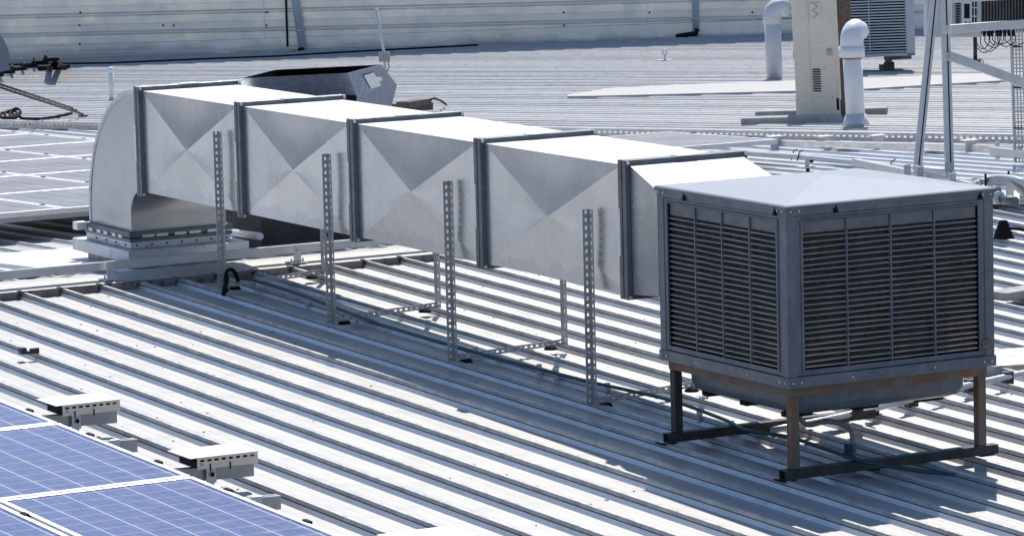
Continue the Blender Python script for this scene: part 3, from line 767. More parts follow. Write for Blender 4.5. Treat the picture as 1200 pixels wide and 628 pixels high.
# rail ends at the side of the foreground panels
def rail_end(P, cover, label):
    g = thing('rail_end_cover' if cover else 'rail_end', P, label, 'rail end', 'rail ends with white lids' if cover else 'short bare rail ends')
    h = .05; z = P.z
    L = .30 if cover else .20
    m = MB(); rail(m, (P.x-.25, P.y, z-.070), (P.x+L, P.y, z-.082), .05, .062)
    m.build('rail', mt['raildark'], g)
    m = MB(); m.box((P.x+.05, P.y-.05, z-.085), (P.x+.10, P.y-.040, z-.005)); m.tube([(P.x+.075, P.y-.050, z-.045), (P.x+.075, P.y-.058, z-.045)], .014, 8, 0)
    b = m.build('clamp_plate', mt['alu'], g, bevel=.002)
    m = MB(); m.tube([(P.x+.075, P.y-.058, z-.045), (P.x+.075, P.y-.062, z-.045)], .011, 6); m.build('bolt', mt['dark'], b)
    m = MB(); m.box((P.x+.03, P.y-.07, z-.135), (P.x+.16, P.y+.03, z-.126)); m.box((P.x+.09, P.y-.03, z-.13), (P.x+.096, P.y+.02, z-.08)); m.build('foot', mt['alu'], g)
    if cover:
        a0, a1 = P.x-.06, P.x+.285; y0, y1 = P.y-.11, P.y+.14; zt = z+.052
        m = MB(); m.box((a0, y0-.012, zt-.003), (a1, y1, zt)); m.build('lid', mt['white'], g)
        m = MB(); zb = zt-.058
        # side wall with slots: strips and rungs
        m.box((a0+.04, y0, zt-.014), (a1-.004, y0+.003, zt-.0032)); m.box((a0+.04, y0, zb), (a1-.004, y0+.003, zt-.024))
        n = 8
        for i in range(n+1):
            xx = a0+.04+(a1-a0-.044-.014)*i/n; m.box((xx, y0+.0003, zt-.0239), (xx+.014, y0+.0027, zt-.0141))
        m.box((a1-.004, y0, zb), (a1-.001, y1-.01, zt-.0032)); m.build('slotted_side', mt['beige'], g)
        m = MB(); 
        for xx in (a0+.10, a0+.20): m.box((xx, y0-.004, zb-.012), (xx+.006, y0-.0006, zb+.022))
        m.box((a0+.05, y0+.02, zb), (a1-.02, y1-.02, zb+.03)); m.build('inner_block', mt['dark'], g)
    return g
zt = .12
for i, (yy, lab) in enumerate(((2.88, 'white-lidded slotted rail end beside the blue panels, farthest from the camera'), (1.33, 'white-lidded slotted rail end beside the blue panels, middle one'), (-.28, 'white-lidded slotted rail end just entering at the bottom edge of the photo'))):
    x = edge_x+SH*(yy-1)+.02; P_ = V((x+.11, yy, pz(NEAR, x, yy)+zt-.01)) if i < 2 else gp(474, 645, NEAR, zt-.01); rail_end(P_, True, lab)
for i, (yy, lab) in enumerate(((2.12, 'bare aluminium rail end below the farthest white-lidded one'), (.58, 'bare aluminium rail end poking out right of the lower blue panel'), (-.95+.50, 'bare aluminium rail end at the bottom edge of the photo'))):
    x = edge_x+SH*(yy-1)+.02; P_ = V((x-.02, yy, pz(NEAR, x, yy)+zt-.005)) if i < 2 else gp(412, 631, NEAR, zt-.005); rail_end(P_, False, lab)

# small leaf-like bracket on a rib at the left and bits of debris
g = gp(34, 414, NEAR, .0)
m = MB(); m.box((g.x-.05, g.y-.02, g.z), (g.x-.02, g.y+.03, g.z+.035)); m.box((g.x+.0, g.y-.03, g.z), (g.x+.05, g.y-.01, g.z+.03)); m.box((g.x-.03, g.y-.01, g.z), (g.x+.03, g.y+.0, g.z+.012))
tag(m.build('rib_clip', mt['darksteel'], origin=g), 'small rusty clip left on a roof rib near the left edge', 'clip')

# ------------------------------------------------------------------ cowl and plinth behind the duct
cx_, cyy = 1.9, 8.75
P0 = gp(307, 292, BACK); P1 = gp(478, 281, BACK)
g = thing('roof_plinth', (P0.x+.5, P0.y+.4, P0.z), 'dark square plinth standing on the roof behind the slotted posts under the duct', 'plinth')
m = MB(); m.box((P0.x, P0.y, P0.z-.06), (P0.x+1.05, P0.y+.9, P0.z+.42)); m.build('box', mt['darkbox'], g, bevel=.006)
m = MB(); m.box((P0.x-.02, P0.y-.02, P0.z+.42), (P0.x+1.07, P0.y+.92, P0.z+.47)); m.build('top_rim', mt['curb'], g, bevel=.004)
# exhaust cowl: an eight-sided flared metal hood open at the top
yc = P0.y+.02
fr_ = ony(407, 86, yc); zt = fr_.z
def onz(u, v, z): d = ray(u, v); return CAM+d*((z-CAM.z)/d.z)
zm = zt-.19
top = [onz(280, 92.5, zt), fr_, onz(446.7, 75.9, zt), onz(322, 82.0, zt)]
mR, mB = onz(418.7, 113.7, zm), onz(465.3, 99.7, zm)
mid = [top[0]+(mR-top[1]), mR, mB, top[3]+(mB-top[2])]
cen = sum(top, V((0, 0, 0)))/4
bot = [V((cen.x+(p_.x-cen.x)*.86, cen.y+(p_.y-cen.y)*.86, zt-.46)) for p_ in mid]
print('cowl', [tuple(round(c_, 2) for c_ in p_) for p_ in top+mid])
g = thing('exhaust_cowl', (cen.x, cen.y, P0.z+.47), 'open-topped flared grey metal cowl with a white sticker behind the duct', 'cowl')
def inset(L_, f, dz=0): return [V((cen.x+(p_.x-cen.x)*f, cen.y+(p_.y-cen.y)*f, p_.z+dz)) for p_ in L_]
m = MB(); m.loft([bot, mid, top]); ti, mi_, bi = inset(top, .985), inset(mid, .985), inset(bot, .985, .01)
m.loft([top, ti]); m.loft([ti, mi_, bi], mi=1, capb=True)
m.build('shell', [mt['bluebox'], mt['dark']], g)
# neck down to the plinth
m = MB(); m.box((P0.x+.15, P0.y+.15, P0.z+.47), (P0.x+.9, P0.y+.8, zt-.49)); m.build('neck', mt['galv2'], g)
# sticker on the chamfered upper face
a, b, c, d = top[1], top[2], mid[2], mid[1]
n_ = (b-a).cross(d-a).normalized()
if n_.dot(CAM-a) < 0: n_ = -n_
def fp(s_, t_): return a.lerp(b, s_).lerp(d.lerp(c, s_), t_)+n_*.012
m = MB(); st = [fp(.36, .22), fp(.64, .20), fp(.64, .40), fp(.74, .42), fp(.74, .60), fp(.64, .62), fp(.62, .80), fp(.36, .82)]
n = len(st); m.v += st+[q-n_*.002 for q in st]; m.f.append(tuple(range(n))); m.m.append(0); m.sm.append(False)
for i in range(n): m.f.append((i, n+i, n+(i+1) % n, (i+1) % n)); m.m.append(0); m.sm.append(False)
m.build('sticker', mt['sticker'], g)

# timber offcuts beside the cowl
q = gp(485, 126, FAR)
m = MB(); m.bar(gp(466, 127, FAR, .05), gp(500, 124, FAR, .05), .2, .08); m.bar(gp(472, 123, FAR, .12), gp(498, 119, FAR, .12), .15, .06)
tag(m.build('timber_offcuts', mt['timber'], origin=q), 'dark weathered timber offcuts on the roof right of the open cowl', 'timber')
m = MB(); m.tube(smooth_path([gp(500, 119, FAR, .1), gp(508, 116, FAR, .15), gp(516, 118, FAR, .1), gp(523, 123, FAR, .02)], 4), .012, 6)
tag(m.build('bent_wire', mt['black'], origin=gp(523, 123, FAR)), 'bent black wire sticking out right of the timber offcuts', 'wire')

# ------------------------------------------------------------------ far wall
A = gp(0, 72, FAR); B = gp(1200, 28, FAR)
wd = V((B.x-A.x, B.y-A.y, 0)).normalized(); wn = V((wd.y, -wd.x, 0))
if wn.dot(CAM-A) < 0: wn = -wn
Wz = lambda s_: A.z + (B.z-A.z)*s_/((B-A).length)
lap = [v_ for v_ in (0,)]
def wallpt(s_, n_, z): return V((A.x, A.y, 0))+wd*s_+wn*n_+V((0, 0, z))
def wall_uv(u, v, nn=0.):
    """point where the sight line meets the wall face"""
    d = ray(u, v); o = V((A.x, A.y, 0))+wn*nn; t_ = (o-CAM).dot(wn)/d.dot(wn); return CAM+d*t_
z22 = wall_uv(0, 22.7).z; z44 = wall_uv(0, 44.6).z; z60 = wall_uv(0, 61).z
print('wall', A, B, z22, z44, z60, 'depth', depth(A), depth(B))
pitch = z22-z44
g = thing('metal_wall', wallpt(20, 0, A.z), 'long pale wall of horizontal steel siding boards across the back', 'wall')
m = MB(); s0, s1 = -25, 60
prof = []
z = z44-2*pitch
prof.append((0, z-1.2))
while z < A.z+4.6:
    prof += [(0, z), (-.05, z+.001), (-.05, z+.018), (.035, z+.02), (.042, z+.024), (.042, z+.042), (.010, z+.062), (.004, z+.066), (.004, z+pitch*.55), (.008, z+pitch*.56), (.008, z+pitch*.60), (.004, z+pitch*.61)]
    z += pitch
prof.append((0, z))
for a_, b_ in zip(prof[:-1], prof[1:]):
    m.add([wallpt(s0, a_[0], a_[1]), wallpt(s1, a_[0], a_[1]), wallpt(s1, b_[0], b_[1]), wallpt(s0, b_[0], b_[1])], [(0, 1, 2, 3)], 1 if a_[0] > .02 and b_[0] > .02 else 0)
m.add([wallpt(s0, 0, z), wallpt(s1, 0, z), wallpt(s1, -.3, z), wallpt(s0, -.3, z), wallpt(s0, -.3, A.z-1), wallpt(s1, -.3, A.z-1)], [(0, 1, 2, 3), (3, 2, 5, 4)], 0)
ws = m.build('siding', [mt['wall'], mt['walledge']], g, origin=wallpt(20, 0, A.z))
m = MB()
for u in (309, 759):
    q = wall_uv(u, 20); s_ = (q-V((A.x, A.y, 0))).dot(wd); m.add([wallpt(s_-.008, .030, A.z-.6), wallpt(s_+.008, .030, A.z-.6), wallpt(s_+.008, .030, z), wallpt(s_-.008, .030, z), wallpt(s_-.008, .0, A.z-.6), wallpt(s_+.008, .0, A.z-.6), wallpt(s_+.008, .0, z), wallpt(s_-.008, .0, z)], [(0, 1, 2, 3), (0, 3, 7, 4), (1, 5, 6, 2)])
build_each(m, 'sheet_joint', mt['walledge'], g)
m = MB()
for u in (94, 204, 314, 660, 763, 880, 192):
    for v in (15, 30, 52):
        q = wall_uv(u+random.uniform(-2, 2), v, .006); m.tube([q, q+wn*.012], .016, 6)
build_each(m, 'fixing', mt['dark'], g)
# flashing strip at the wall foot, then dark seal line
m = MB()
N_ = 60
for i in range(N_):
    sa = s0+(s1-s0)*i/N_; sb = s0+(s1-s0)*(i+1)/N_
    def zg(s_):
        p_ = wallpt(s_, 0, 0); return pz(FAR, p_.x, p_.y)
    m.add([wallpt(sa, .035, zg(sa)+.02), wallpt(sb, .035, zg(sb)+.02), wallpt(sb, .03, zg(sb)+.20), wallpt(sa, .03, zg(sa)+.20), wallpt(sa, .22, zg(sa)-.005), wallpt(sb, .22, zg(sb)-.005), wallpt(sb, 0, zg(sb)+.21), wallpt(sa, 0, zg(sa)+.21)], [(0, 1, 2, 3), (4, 5, 1, 0), (3, 2, 6, 7)])
m.build('foot_flashing', mt['wall'], g)
# black drain pipe lying along the wall foot
g = thing('drain_pipe', wallpt(2, .4, A.z), 'thin black pipe lying along the foot of the back wall', 'pipe')
def foot(u, v, dz=.04): return gp(u, v, FAR, dz)
m = MB(); m.tube([foot(-30, 77), foot(58, 75), foot(130, 74), foot(245, 69), foot(325, 66), foot(400, 61.5), foot(560, 53)], .014, 8)
m.build('pipe', mt['black'], g)
m = MB(); m.tube([foot(58, 79, 0), foot(58, 79, .2), foot(64, 76, .25), foot(70, 75, .05)], .045, 8); m.build('elbow', mt['black'], g)
# stepped dark flashing at far left
g = thing('stepped_flashing', gp(30, 85, FAR), 'jagged black stepped flashing on the roof at the far left below the wall', 'flashing')
m = MB()
for i in range(6):
    a_ = gp(-12+i*13, 92-i*3.6, FAR); b_ = gp(2+i*13, 91-i*3.6, FAR)
    m.bar(a_+V((0, 0, .04)), b_+V((0, 0, .04)), .12, .05); m.bar(a_+V((0, 0, .09)), gp(-10+i*13, 88-i*3.6, FAR, .12), .03, .05)
m.bar(gp(50, 79.5, FAR, .03), gp(76, 79, FAR, .03), .3, .06)
m.build('steps', mt['dark'], g)
# downpipes
def downpipe(u0, v0, u1, label, r, dark_from, dark_to):
    g = thing('downpipe', gp(u1, v0, FAR), label, 'downpipe', 'downpipes on the back wall')
    q0 = wall_uv(u0, 0, .12); q1 = wall_uv(u1, v0, .12); d = (q0-q1)
    m = MB(); m.tube([q1, q0+d*1.5], r, 12); m.build('pipe', mt['pvcgrey'], g)
    for a in (.35,):
        m = MB(); c = q1.lerp(q0, .4); m.tube([c-V((0, 0, .02)), c+V((0, 0, .02))], r*1.1, 12); m.build('strap', mt['alu'], g)
    m = MB(); m.tube([q1+V((0, 0, .05)), wall_uv(*dark_from, .14), wall_uv(*dark_to, .35)], r*1.05, 12); m.build('outlet_bend', mt['black'], g)
downpipe(346, 60, 355, 'grey downpipe on the back wall beside a black cable', .058, (350, 64), (322, 67))
downpipe(815, 38, 816, 'slim grey downpipe on the back wall with a black outlet lying left', .05, (814, 41), (794, 44))
g = thing('wall_cable', wall_uv(337, 55, .05), 'thin black cable hanging down the back wall left of a downpipe', 'cable')
m = MB(); m.tube([wall_uv(334, -30, .05), wall_uv(335, 0, .05), wall_uv(337, 55, .05)], .016, 6); m.build('cable', mt['black'], g)

# roof eye bolt
q = gp(779, 70, FAR)
g = thing('anchor_eye', q, 'small steel ring anchor standing alone on the far roof', 'anchor')
k = depth(q)/FOC
m = MB(); ring = [q+V((0, 0, 5*k))+RT*(math.sin(a_)*2.6*k)+Zv*(3*k-math.cos(a_)*3*k) for a_ in [i*math.pi/6 for i in range(13)]]
m.tube(ring, .9*k, 6); m.build('ring', mt['alu'], g)
m = MB(); m.box((q.x-.12, q.y-.03, q.z-.02), (q.x+.12, q.y+.03, q.z+.0)); m.tube([q, q+Zv*(5*k)], 1.*k, 6); m.build('base', mt['alu'], g)

# mast with junction box
q = gp(451, 84, FAR); k = depth(q)/FOC
g = thing('junction_box_post', q, 'thin leaning pipe with a brown junction box standing behind the cowl', 'post')
m = MB(); m.tube([q, q+Zv*(20*k), q+Zv*(74*k)-RT*(8*k)], 1.9*k, 8); m.build('pole', mt['pvcgrey'], g)
m = MB(); o_ = q+Zv*(11*k); m.frame(o_, RT, fw, Zv, (-6.5*k, -5*k, 0), (6.5*k, 4*k, 12*k)); m.build('box', mt['concrete'], g, bevel=.01)
m = MB(); m.tube(smooth_path([q+Zv*(11*k)+RT*4*k, q+Zv*5*k+RT*5*k, q+Zv*(-1*k)+RT*2*k], 4), .6*k, 6); m.build('cable', mt['black'], g)

# white vent pipe behind elbow
q = gp(131, 116, FAR); k = depth(q)/FOC
g = thing('slim_vent_pipe', q, 'slim white vent pipe with a small cap behind the duct elbow', 'vent pipe')
m = MB(); m.tube([q, q+Zv*33*k], 3.1*k, 12); m.build('pipe', mt['pvc'], g)
m = MB(); m.tube([q+Zv*31*k, q+Zv*35*k, q+Zv*37.5*k], [3.8*k, 3.8*k, 2.2*k], 12); m.build('cap', mt['pvc'], g)

# dish
q = gp(-5, 95, FAR); k = depth(q)/FOC
g = thing('satellite_dish', q, 'grey satellite dish cut by the left edge of the photo, with two stay rods', 'dish')
m = MB(); c = q+Zv*34*k; nrm = (RT*.8-fw*.5+Zv*.25).normalized(); ux = nrm.cross(Zv).normalized(); uy = ux.cross(nrm)
rings = []
for r_, dd in ((.02, 0), (.35, .02), (.7, .09), (1, .18)):
    rings.append([c+ux*(math.cos(a_)*r_*21*k)+uy*(math.sin(a_)*r_*25*k)+nrm*(dd*20*k) for a_ in [i*2*math.pi/28 for i in range(28)]])
m.loft(rings, smooth=True, capa=True); m.loft([rings[-1], [p_-nrm*.02 for p_ in rings[-1]]]); m.loft([[p_-nrm*.02 for p_ in r__] for r__ in rings[::-1]], smooth=True, capb=True)
m.build('reflector', mt['dishgrey'], g)
m = MB(); m.tube([q, c-nrm*.05], .03, 8); m.build('mast', mt['darksteel'], g)
for (u0, v0, u1, v1) in ((-12, 89, 85, 127), (-14, 92, 97, 134)):
    e_ = gp(u1, v1, FAR, .03); m = MB(); m.tube([gp(u0, v0+6, FAR, .55), e_], .013, 6); m.box((e_.x-.04, e_.y-.04, e_.z-.03), (e_.x+.04, e_.y+.04, e_.z-.01)); m.build('stay_rod', mt['darksteel'], g)
# coil of cable
q = gp(14, 141, FAR); k = depth(q)/FOC
pts = []
random.seed(3)
for lp_ in range(3):
    for i in range(10):
        a_ = i*2*math.pi/10; pts.append(q+RT*((-6+lp_*5)*k+math.cos(a_)*(8-lp_)*k)+fw*(math.sin(a_)*.12)+Zv*((6+math.sin(a_)*(4+lp_)+lp_)*k))
pts += [q+RT*14*k+Zv*2*k, q+RT*40*k+V((0, 0, .02)), gp(84, 133, FAR, .03)]
m = MB(); m.tube(smooth_path(pts, 4), .016, 6); tag(m.build('cable_coil', mt['black'], origin=q), 'tangled coil of black cable on the roof at the left edge', 'cable')

# ------------------------------------------------------------------ cable tray along the gutter
g = thing('cable_tray', T1, 'long perforated white cable tray running across the roof behind the duct', 'cable tray')
m = MB(); a_ = V((T1.x, T1.y, 0))-TN*.05; dirv = TD; s_ = -12
def trp(s_, t_, dz):
    p_ = a_+dirv*s_+TN*t_; return V((p_.x, p_.y, pz(BACK, p_.x, p_.y)+dz))
for (d0, d1) in ((-.02, .014), (.040, .058)):
    m.add([trp(-12, 0, d0), trp(45, 0, d0), trp(45, 0, d1), trp(-12, 0, d1), trp(-12, .004, d0), trp(45, .004, d0), trp(45, .004, d1), trp(-12, .004, d1)], [(0, 1, 2, 3), (5, 4, 7, 6), (3, 2, 6, 7), (0, 4, 5, 1)])
s_ = -12
while s_ < 40:
    m.add([trp(s_, .0005, .014), trp(s_+.035, .0005, .014), trp(s_+.035, .0005, .040), trp(s_, .0005, .040)], [(0, 1, 2, 3)])
    s_ += .066
m.build('perforated_side', mt['slot'], g)
m = MB(); m.add([trp(-12, .004, -.018), trp(45, .004, -.018), trp(45, .12, -.018), trp(-12, .12, -.018)], [(0, 1, 2, 3)]); m.build('tray_bottom', mt['curb'], g)

# ------------------------------------------------------------------ patch flashing strip
m = MB()
up_ = [(665, 111), (697, 106), (718, 103), (800, 99), (900, 95.5), (1000, 92), (1200, 84)]; dn_ = [(665, 113), (697, 112.5), (718, 112), (800, 110), (900, 107.5), (1000, 105), (1200, 93)]
ups = [gp(u, v, FAR, .012) for u, v in up_]; dns = [gp(u, v, FAR, .012) for u, v in dn_]
m.loft([dns, ups], closed=False); m.loft([[p_-V((0, 0, .03)) for p_ in dns], dns], closed=False)
tag(m.build('patch_sheet', mt['patch'], origin=dns[3]), 'long pale flat patch sheet tapering to a point on the far roof', 'flashing')

# ------------------------------------------------------------------ pipes and units on the far roof at right
def pipe_elbow(q, hpx, rpx, outdir, outpx, matp, label, name, hood):
    k = depth(q)/FOC
    g = thing(name, q, label, 'vent pipe')
    r = rpx*k; topz = hpx*k
    lean = -RT*(.022*topz) if not hood else -RT*(.03*topz)
    m = MB(); c = q+lean+Zv*(topz-2.0*r)
    m.tube([q-Zv*.03, q+lean+Zv*(topz-2.2*r)], r, 18); m.build('pipe', matp, g)
    rr_ = r*1.22; arcp = [c+outdir*(rr_*1.0*(1-math.cos(a_)))+Zv*(rr_*1.0*math.sin(a_)) for a_ in [i*math.pi/2/8 for i in range(9)]]
    if hood: # street bend turning right over and down
        R_ = rr_*1.0; arcp = [c-Zv*(1.3*r)]+[c+outdir*(R_*(1-math.cos(a_)))+Zv*(R_*math.sin(a_)) for a_ in [i*math.pi*.56/9 for i in range(10)]]
        arcp.append(arcp[-1]+(outdir*.6-Zv*.8)*r*.5)
        m = MB(); m.tube(arcp, rr_, 18); m.build('bend', matp, g)
        m = MB(); m.tube([c-Zv*(1.5*r), c-Zv*(.35*r)], rr_*1.1, 18); m.build('socket', matp, g)
        m = MB(); m.tube([c-Zv*(1.65*r), c-Zv*(1.48*r)], r*1.08, 18); m.build('sealant', mt['rust'], g)
        m = MB(); m.tube([q-Zv*.02, q+Zv*.03, q+Zv*.10], [r*1.5, r*1.3, r*1.05], 18); m.build('flashing_collar', mt['pvcgrey'], g)
    else:
        m = MB(); m.tube([c-Zv*(.9*r)]+arcp+[arcp[-1]+outdir*r*.8], r*1.15, 18); m.build('bend', matp, g)
        m = MB(); m.tube([arcp[-1]+outdir*r*.7, arcp[-1]+outdir*outpx*k], r*.6, 14); m.build('side_branch', mt['alu'], g)
    return g
pipe_elbow(gp(908, 92, FAR), 91, 9.5, (RT*.9+fw*.2).normalized(), 34, mt['pvcgrey'], 'tall grey pipe with a right-hand elbow standing left of the beige cabinet', 'elbow_pipe', False)
pipe_elbow(gp(1003, 146, FAR), 118, 11.2, (RT*.45+V((fw.x, fw.y, 0))*.9).normalized(), 0, mt['pvc'], 'white hooded vent pipe standing right of the beige cabinet', 'hooded_vent_pipe', True)

# beige cabinet (outdoor condenser) and its bearers
q = gp(957, 137.5, FAR); k = depth(q)/FOC
g = thing('condenser_unit', q, 'tall aged beige condenser cabinet with a rusty finned side', 'condenser')
cx1 = (RT*.995-fw*.08); cx1.z = 0; cx1.normalize(); cy1 = V((-cx1.y, cx1.x, 0))
if cy1.dot(fw) < 0: cy1 = -cy1
tl = V((0, 0, 1)) - RT*.035
Hc = 175*k
def F(m, a, b, mi=0): m.frame(q, cx1, cy1, tl, tuple(c*k for c in a), tuple(c*k for c in b), mi)
m = MB(); F(m, (-23, 0, 3), (28, 46, 175)); m.build('casing', mt['beige'], g, bevel=.012)
m = MB(); F(m, (-23.5, -.6, 0), (28.5, 20, 24)); F(m, (-23.5, -.4, 24.2), (28.6, 10, 25.4)); F(m, (-4.8, -.9, 0), (-4.0, -.4, 175)); m.build('lower_panel', mt['beige'], g, bevel=.008)
m = MB(); F(m, (28.2, 1, 8), (46, 50, 175)); m.build('finned_coil', mt['coil'], g)
m = MB(); F(m, (26.5, -.8, 20), (30, 4, 175)); m.build('corner_post', mt['beige'], g, bevel=.004)
m = MB()
for i in range(10): F(m, (-2, -1.0, 30+i*2.8), (7, -.3, 31.4+i*2.8))
m.build('vent_slots', mt['dark'], g)
m = MB(); F(m, (-2, -2.2, 112), (11, -.3, 134)); bd = m.build('badge_plate', mt['beige'], g, bevel=.01)
m = MB()
for i in range(4):
    p_ = q+cx1*(1+(i % 2)*7)*k+tl*(116+i*4.5)*k-cy1*2.4*k; r_ = q+cx1*(8-(i % 2)*7)*k+tl*(116+(i+1)*4.5)*k-cy1*2.4*k; m.bar(p_, r_, 1.2*k, 1.*k)
m.build('badge_mark', mt['joint'], bd)
m = MB(); F(m, (16, -1.4, 72), (22, -.3, 80)); F(m, (-23.9, 2, 68), (-22, 8, 78)); build_each(m, 'handle_recess', mt['joint'], g)
m = MB(); F(m, (24, -1.0, 8), (27, 4, 22)); m.build('corner_notch', mt['dark'], g)
for i, (u0, v0, u1, v1, lab) in enumerate(((870, 144.5, 985, 141.5, 'longer front bearer block under the beige cabinet'), (886, 136.5, 1040, 132, 'rear bearer block passing behind the beige cabinet'))):
    a_ = gp(u0, v0, FAR); b_ = gp(u1, v1, FAR); m = MB(); m.bar(a_+V((0, 0, .0)), b_+V((0, 0, .0)), .22, .11)
    tag(m.build('bearer_block', mt['concrete'], origin=a_, bevel=.006), lab, 'bearer', 'bearer blocks under the cabinet')

# second louvred cooler behind
q = gp(1028, 84, FAR); k = depth(q)/FOC
g = thing('louvred_unit', q, 'grey louvred cooler unit raised on a rusty bracket behind the hooded vent pipe', 'cooler')
cx2 = (RT*.98+fw*.15); cx2.z = 0; cx2.normalize(); cy2 = V((-cx2.y, cx2.x, 0))
if cy2.dot(fw) < 0: cy2 = -cy2
def F2(m, a, b, mi=0): m.frame(q, cx2, cy2, Zv-RT*.02, tuple(c*k for c in a), tuple(c*k for c in b), mi)
m = MB(); F2(m, (-40, 3, 20), (44, 80, 110)); m.build('inner_body', mt['dark'], g)
m = MB(); F2(m, (-41, -1, 17), (46, 2, 21)); F2(m, (36, -1, 17), (46.5, 4, 112)); F2(m, (44, 3, 17), (46.5, 80, 22)); m.build('frame', mt['greylouvre'], g, bevel=.006)
m = MB()
for i in range(27):
    z_ = 22+i*3.3; F2(m, (-40, -1, z_), (36, 4, z_+1.5))
    F2(m, (44, 8, z_), (47, 76, z_+1.5))
F2(m, (-8.5, -1.6, 22), (-7.5, -.6, 112)); m.build('louvre_blades', mt['greylouvre'], g)
m = MB(); F2(m, (12, 6, 3), (20, 10, 19)); F2(m, (12, 6, -1), (22, 40, 5)); F2(m, (14, 12, 12), (45, 22, 19)); m.build('support_bracket', mt['rust'], g)
m = MB(); F2(m, (10, 4, -3), (22, 8, 10)); m.build('channel_end', mt['darksteel'], g)

# ------------------------------------------------------------------ inverter stand at right
q1 = gp(1113, 211, BACK); D = depth(q1); k = D/FOC
def A_(u, v, dd=0.): return at(u, v, D+dd)
g = thing('inverter_stand', q1, 'aluminium frame of posts and rails at the right edge carrying the inverter', 'stand')
def chan(p_, q_, w, name='post'):
    m = MB(); m.bar(p_, q_, w, w, upv=tuple(fw)); 
    m.build(name, mt['alu'], g, bevel=.002)
    # dark open slot of the channel facing the camera
    m = MB(); n = -(fw); p2 = p_+n*(w*.5+.0005); q2 = q_+n*(w*.5+.0005); d = (q2-p2).normalized(); r = d.cross(n).normalized()
    m.bar(p2+r*w*.12, q2+r*w*.12, w*.16, .002, upv=tuple(n)); return m
m = chan(A_(1113, 211), A_(1106, -40), 10*k); m.build('post_slot', mt['dark'], g)
m = chan(A_(1074, 206, 0.15), A_(1096.5, -15, .15), 9.5*k); m.build('post_slot', mt['dark'], g)
pr = A_(1114, 34, -.2); pr2 = ony(1203, 27, pr.y)
yS = A_(1113, 60, -.12).y; m = MB(); m.bar(ony(1113, 34.5, yS), ony(1240, 25, yS), .04, 10*k); m.build('cross_rail', mt['alu'], g, bevel=.003)
m = MB(); m.bar(ony(1113, 1, yS), ony(1240, -7, yS), .04, 6*k); m.build('upper_rail', mt['alu'], g, bevel=.003)
m = MB(); m.bar(ony(1113, 66, yS), ony(1240, 112, yS), .03, 11*k); m.build('diagonal_brace', mt['alu'], g, bevel=.003)
m = MB()
for u, v in ((1109, 35), (1109, 67), (1112, 196), (1076, 199)): 
    c = A_(u, v, -.08); m.frame(c, RT, -fw, Zv, (-5*k, 0, -5*k), (6*k, .012, 5*k)); m.tube([c-fw*.012, c-fw*.025], 1.6*k, 6)
build_each(m, 'joint_plate', mt['alu'], g, bevel=.002)
# base rails on the roof
g2 = thing('base_rail', gp(1020, 195, BACK), 'aluminium rail lying on the roof beneath the inverter stand', 'rail')
m = MB(); rail(m, gp(1002, 194, BACK, .02), gp(1170, 229, BACK, .02), .05, .055); m.build('channel', mt['alu'], g2)
for u, v in ((1060, 208), (1075, 211), (1113, 218), (1140, 224)):
    p_ = gp(u, v, BACK, .03); m = MB(); m.box((p_.x-.03, p_.y-.04, p_.z-.04), (p_.x+.03, p_.y-.03, p_.z+.10)); m.tube([(p_.x, p_.y-.05, p_.z+.07), (p_.x, p_.y-.03, p_.z+.07)], .012, 6); m.build('clamp', mt['alu'], g2)
# perforated upright
q2 = gp(1195, 190, BACK); k2 = depth(q2)/FOC
m = MB(); pth_ = q2; 
g3 = thing('perforated_upright', q2, 'upright perforated cable tray standing at the right edge', 'cable tray')
Xr = V((RT.x, RT.y, 0)).normalized()
Ht = 158*k2
for a_ in (-5, -1.2, 2.6, 6.4):
    m.frame(q2, Xr, V((-Xr.y, Xr.x, 0)), Zv-RT*.02, (a_*k2, 0, 0), ((a_+1.6)*k2, .004, Ht))
z_ = 0
while z_ < Ht: 
    m.frame(q2, Xr, V((-Xr.y, Xr.x, 0)), Zv-RT*.02, (-3.4*k2, .0005, z_), (6.4*k2, .0035, z_+1.3*k2)); z_ += 4.2*k2
m.frame(q2, Xr, V((-Xr.y, Xr.x, 0)), Zv-RT*.02, (-6*k2, -.01, 0), (-4.6*k2, .07, Ht))
m.build('perforated_sheet', mt['slot'], g3)
m = MB()
for z_ in (.25, .55, .85): m.frame(q2, Xr, V((-Xr.y, Xr.x, 0)), Zv, (-7*k2-RT.x*0, -.02, z_*Ht), (4*k2, -.011, z_*Ht+1.4*k2))
build_each(m, 'cable_tie', mt['black'], g3)
# inverter
D2 = D+.25
g4 = thing('inverter', at(1120, 46, D2), 'pale grey inverter box with plug sockets and dark finned side behind the rails', 'inverter')
def I(u, v, dd=0.): return at(u, v, D2+dd)
def panel(m, u0, v0, u1, v1, d0, d1, mi=0):
    a_ = [I(u0, v1, d0), I(u1, v1, d0), I(u1, v0, d0), I(u0, v0, d0)]; b_ = [p_+V((fw.x, fw.y, 0)).normalized()*(d1-d0) for p_ in a_]
    m.loft([b_, a_], mi, capa=True, capb=True)
m = MB(); panel(m, 1086, -40, 1150, 44, .02, .25); m.build('casing', mt['inverter'], g4, bevel=.01)
m = MB(); panel(m, 1127, -10, 1139, 30, -.02, .02); panel(m, 1113, -8, 1116, 40, -.01, .02); ip = m.build('face_plate', mt['white'], g4, bevel=.004)
m = MB(); panel(m, 1130, 5, 1136.5, 22, -.026, -.018); panel(m, 1131, 26, 1133, 28.5, -.026, -.018); panel(m, 1135.5, 26, 1137.5, 28.5, -.026, -.018); panel(m, 1138.5+1.5, 2, 1144.5, 30, -.0, .021)
for i in range(9): panel(m, 1120, 4+i*3, 1125, 5.4+i*3, .0, .021)
build_each(m, 'opening', mt['dark'], ip)
